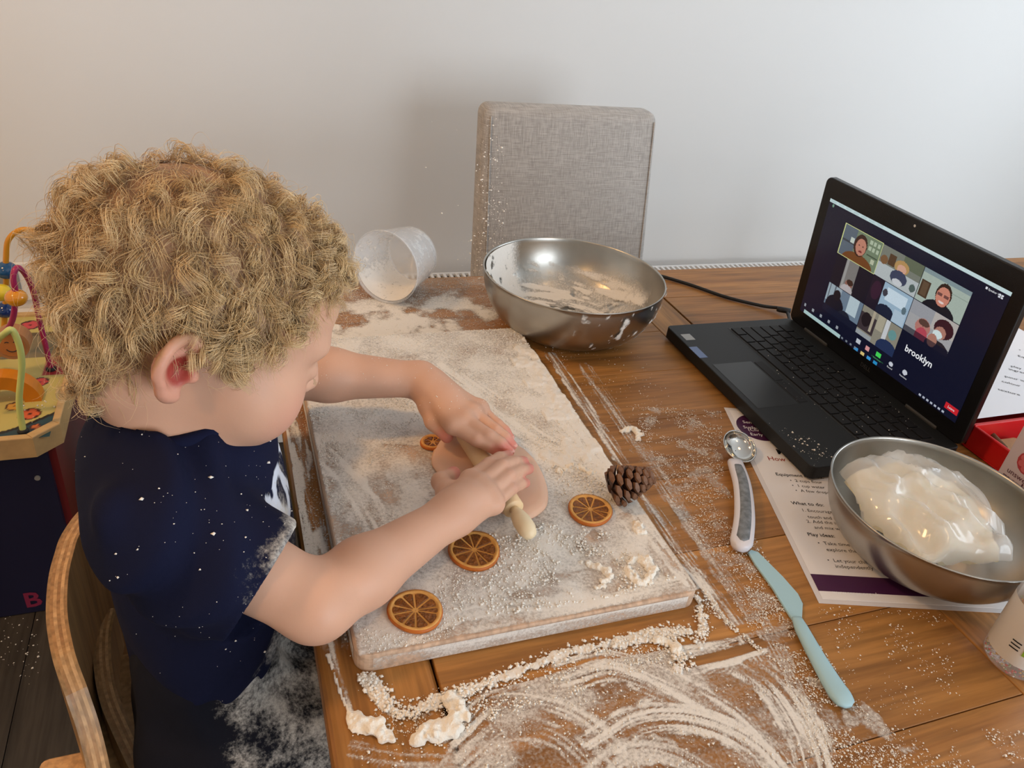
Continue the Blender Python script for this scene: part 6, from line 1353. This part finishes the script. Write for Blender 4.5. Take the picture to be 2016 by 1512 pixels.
def strands(root, L_, lift, rc, turns, ph0, tdir, n, t, rad, tone, tightness=1.0):
    """root (m,3) etc in head space -> tubes"""
    global cnt
    m = len(root); s = np.linspace(0, 1, NSEG)[None, :, None]
    b = np.cross(n, tdir); b /= np.linalg.norm(b, axis=1, keepdims=True)
    up = lift[:, None, None] * np.sin(np.minimum(s * 1.5, 1) * PI / 2) * n[:, None]
    along_ = L_[:, None, None] * (0.25 * s + 0.55 * s ** 1.5) * tdir[:, None]
    grav = 0.016 * s ** 2 * down[None, None] * (L_[:, None, None] / 0.05)
    ph = ph0[:, None] + 2 * PI * turns[:, None] * s[..., 0]; r_ = rc[:, None] * s[..., 0] ** 0.55
    hel = r_[..., None] * (np.cos(ph)[..., None] * n[:, None] + np.sin(ph)[..., None] * b[:, None])
    P = root[:, None] + up + along_ + grav + hel
    # keep outside the skull
    q = (P - EC) / ER; l = np.linalg.norm(q, axis=-1, keepdims=True); P = np.where(l < 1.03, EC + q / l * 1.03 * ER, P)
    fr = np.stack([vn3(P * 95 + k * 31, 70 + k) - 0.5 for k in range(3)], -1) * 0.003 * s; P = P + fr
    T_ = np.gradient(P, axis=1); T_ /= np.linalg.norm(T_, axis=-1, keepdims=True) + 1e-9
    N1 = np.cross(T_, A([0.31, 0.52, 0.79])); N1 /= np.linalg.norm(N1, axis=-1, keepdims=True) + 1e-9; N2 = np.cross(T_, N1)
    rr = rad[:, None, None] * np.minimum(1, (1.04 - s) * 3.2)
    ring = [P + rr * (math.cos(a) * N1 + math.sin(a) * N2) for a in (0, 2.094, 4.189)]
    V = np.stack(ring, 2); V = V.reshape(-1, 3) @ HR.T * HSC + HC
    base = cnt + (np.arange(m)[:, None, None] * NSEG + np.arange(NSEG - 1)[None, :, None]) * 3; j = np.arange(3)[None, None]; j2 = (j + 1) % 3
    F = np.stack([base + j, base + j2, base + 3 + j2, base + 3 + j], -1).reshape(-1, 4)
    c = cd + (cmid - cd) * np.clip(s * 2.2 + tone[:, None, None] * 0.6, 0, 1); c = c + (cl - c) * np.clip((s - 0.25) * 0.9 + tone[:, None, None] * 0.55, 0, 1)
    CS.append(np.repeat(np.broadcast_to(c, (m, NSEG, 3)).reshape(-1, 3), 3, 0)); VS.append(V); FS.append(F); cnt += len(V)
def frame(p):
    n = nrm_of(p); d = p - crown; t = d - n * np.sum(d * n, -1, keepdims=True); t /= np.linalg.norm(t, axis=-1, keepdims=True) + 1e-9
    return n, t
def spread(pool, n, dmin):
    ch = []
    for i in rng.permutation(len(pool)):
        if len(ch) < n and (not ch or np.min(np.linalg.norm(A(ch) - pool[i], axis=1)) > dmin): ch.append(pool[i])
    return A(ch)
def lock(p, m, rj, sw, Ls, lf, rc0, tn, pj, rad, tone):
    root = p + rng.normal(0, rj, (m, 3)); n2, t2 = frame(root); t2 = t2 * math.cos(sw) + np.cross(n2, t2) * math.sin(sw)
    strands(root, np.full(m, Ls) * rng.uniform(0.9, 1.1, m), np.full(m, lf) * rng.uniform(0.8, 1.2, m), np.full(m, rc0) * rng.uniform(0.78, 1.12, m), np.full(m, tn) + rng.normal(0, 0.04, m), rng.uniform(0, 6.28) + rng.normal(0, pj, m), t2, n2, t2, np.full(m, rad) * rng.uniform(0.8, 1.2, m), tone + rng.normal(0, 0.15, m))
# wavy under-layer that covers the scalp
for p in spread(cand, 430, 0.0068):
    e_ = float(np.interp(hairmask(p[None])[0], [0, 0.03], [0.6, 1.0]))
    lock(p, 13, 0.0026, rng.normal(0, 0.7), rng.uniform(0.028, 0.042) * e_, rng.uniform(0.0015, 0.0055) * e_, rng.uniform(0.0025, 0.0045), rng.uniform(0.8, 1.5) * rng.choice([-1, 1]), 0.4, 0.00018, rng.normal(-0.1, 0.2))
# loose curls
for p in spread(cand, 175, 0.0100):
    e_ = float(np.interp(hairmask(p[None])[0], [0, 0.03], [0.6, 1.0])); bk_ = float(np.clip(-p[0] / 0.08, 0, 1)); tp_ = float(np.clip((p[2] + 0.02) / 0.09, 0, 1))
    lock(p, 24, 0.0016, rng.normal(0, 0.9), rng.uniform(0.018, 0.034) * e_, (rng.uniform(0.003, 0.008) + 0.004 * bk_ + 0.003 * tp_) * e_, rng.uniform(0.0055, 0.0090), rng.uniform(1.1, 2.0) * rng.choice([-1, 1]), 0.13, 0.00017, rng.normal(0.10, 0.25))
# tight glossy ringlets along the front hairline, temples and around the ear
edge_c = cand[(hairmask(cand) < 0.045) & (cand[:, 0] > -0.03) & (cand[:, 1] < 0.06)]
for p in spread(edge_c, 46, 0.006):
    fr_ = 1.0 if p[0] > 0.03 else 0.6
    lock(p, 34, 0.0014, rng.normal(0, 0.6), rng.uniform(0.012, 0.024), rng.uniform(0.004, 0.010) * fr_, rng.uniform(0.0050, 0.0078), rng.uniform(1.6, 2.6) * rng.choice([-1, 1]), 0.11, 0.00019, rng.uniform(0.15, 0.5))
# flyaway wisps
fi = rng.choice(len(cand), 520, False); p = cand[fi]; n2, t2 = frame(p); sw = rng.normal(0, 0.9, len(p))[:, None]; t2 = t2 * np.cos(sw) + np.cross(n2, t2) * np.sin(sw)
eg = np.interp(hairmask(p), [0, 0.03], [0.5, 1.0]); m = len(p)
strands(p, rng.uniform(0.025, 0.050, m) * eg, rng.uniform(0.004, 0.018, m) * eg, rng.uniform(0.006, 0.013, m), rng.uniform(0.6, 1.6, m) * rng.choice([-1, 1], m), rng.uniform(0, 6.28, m), t2, n2, t2, np.full(m, 0.00011), rng.uniform(0.1, 0.7, m))
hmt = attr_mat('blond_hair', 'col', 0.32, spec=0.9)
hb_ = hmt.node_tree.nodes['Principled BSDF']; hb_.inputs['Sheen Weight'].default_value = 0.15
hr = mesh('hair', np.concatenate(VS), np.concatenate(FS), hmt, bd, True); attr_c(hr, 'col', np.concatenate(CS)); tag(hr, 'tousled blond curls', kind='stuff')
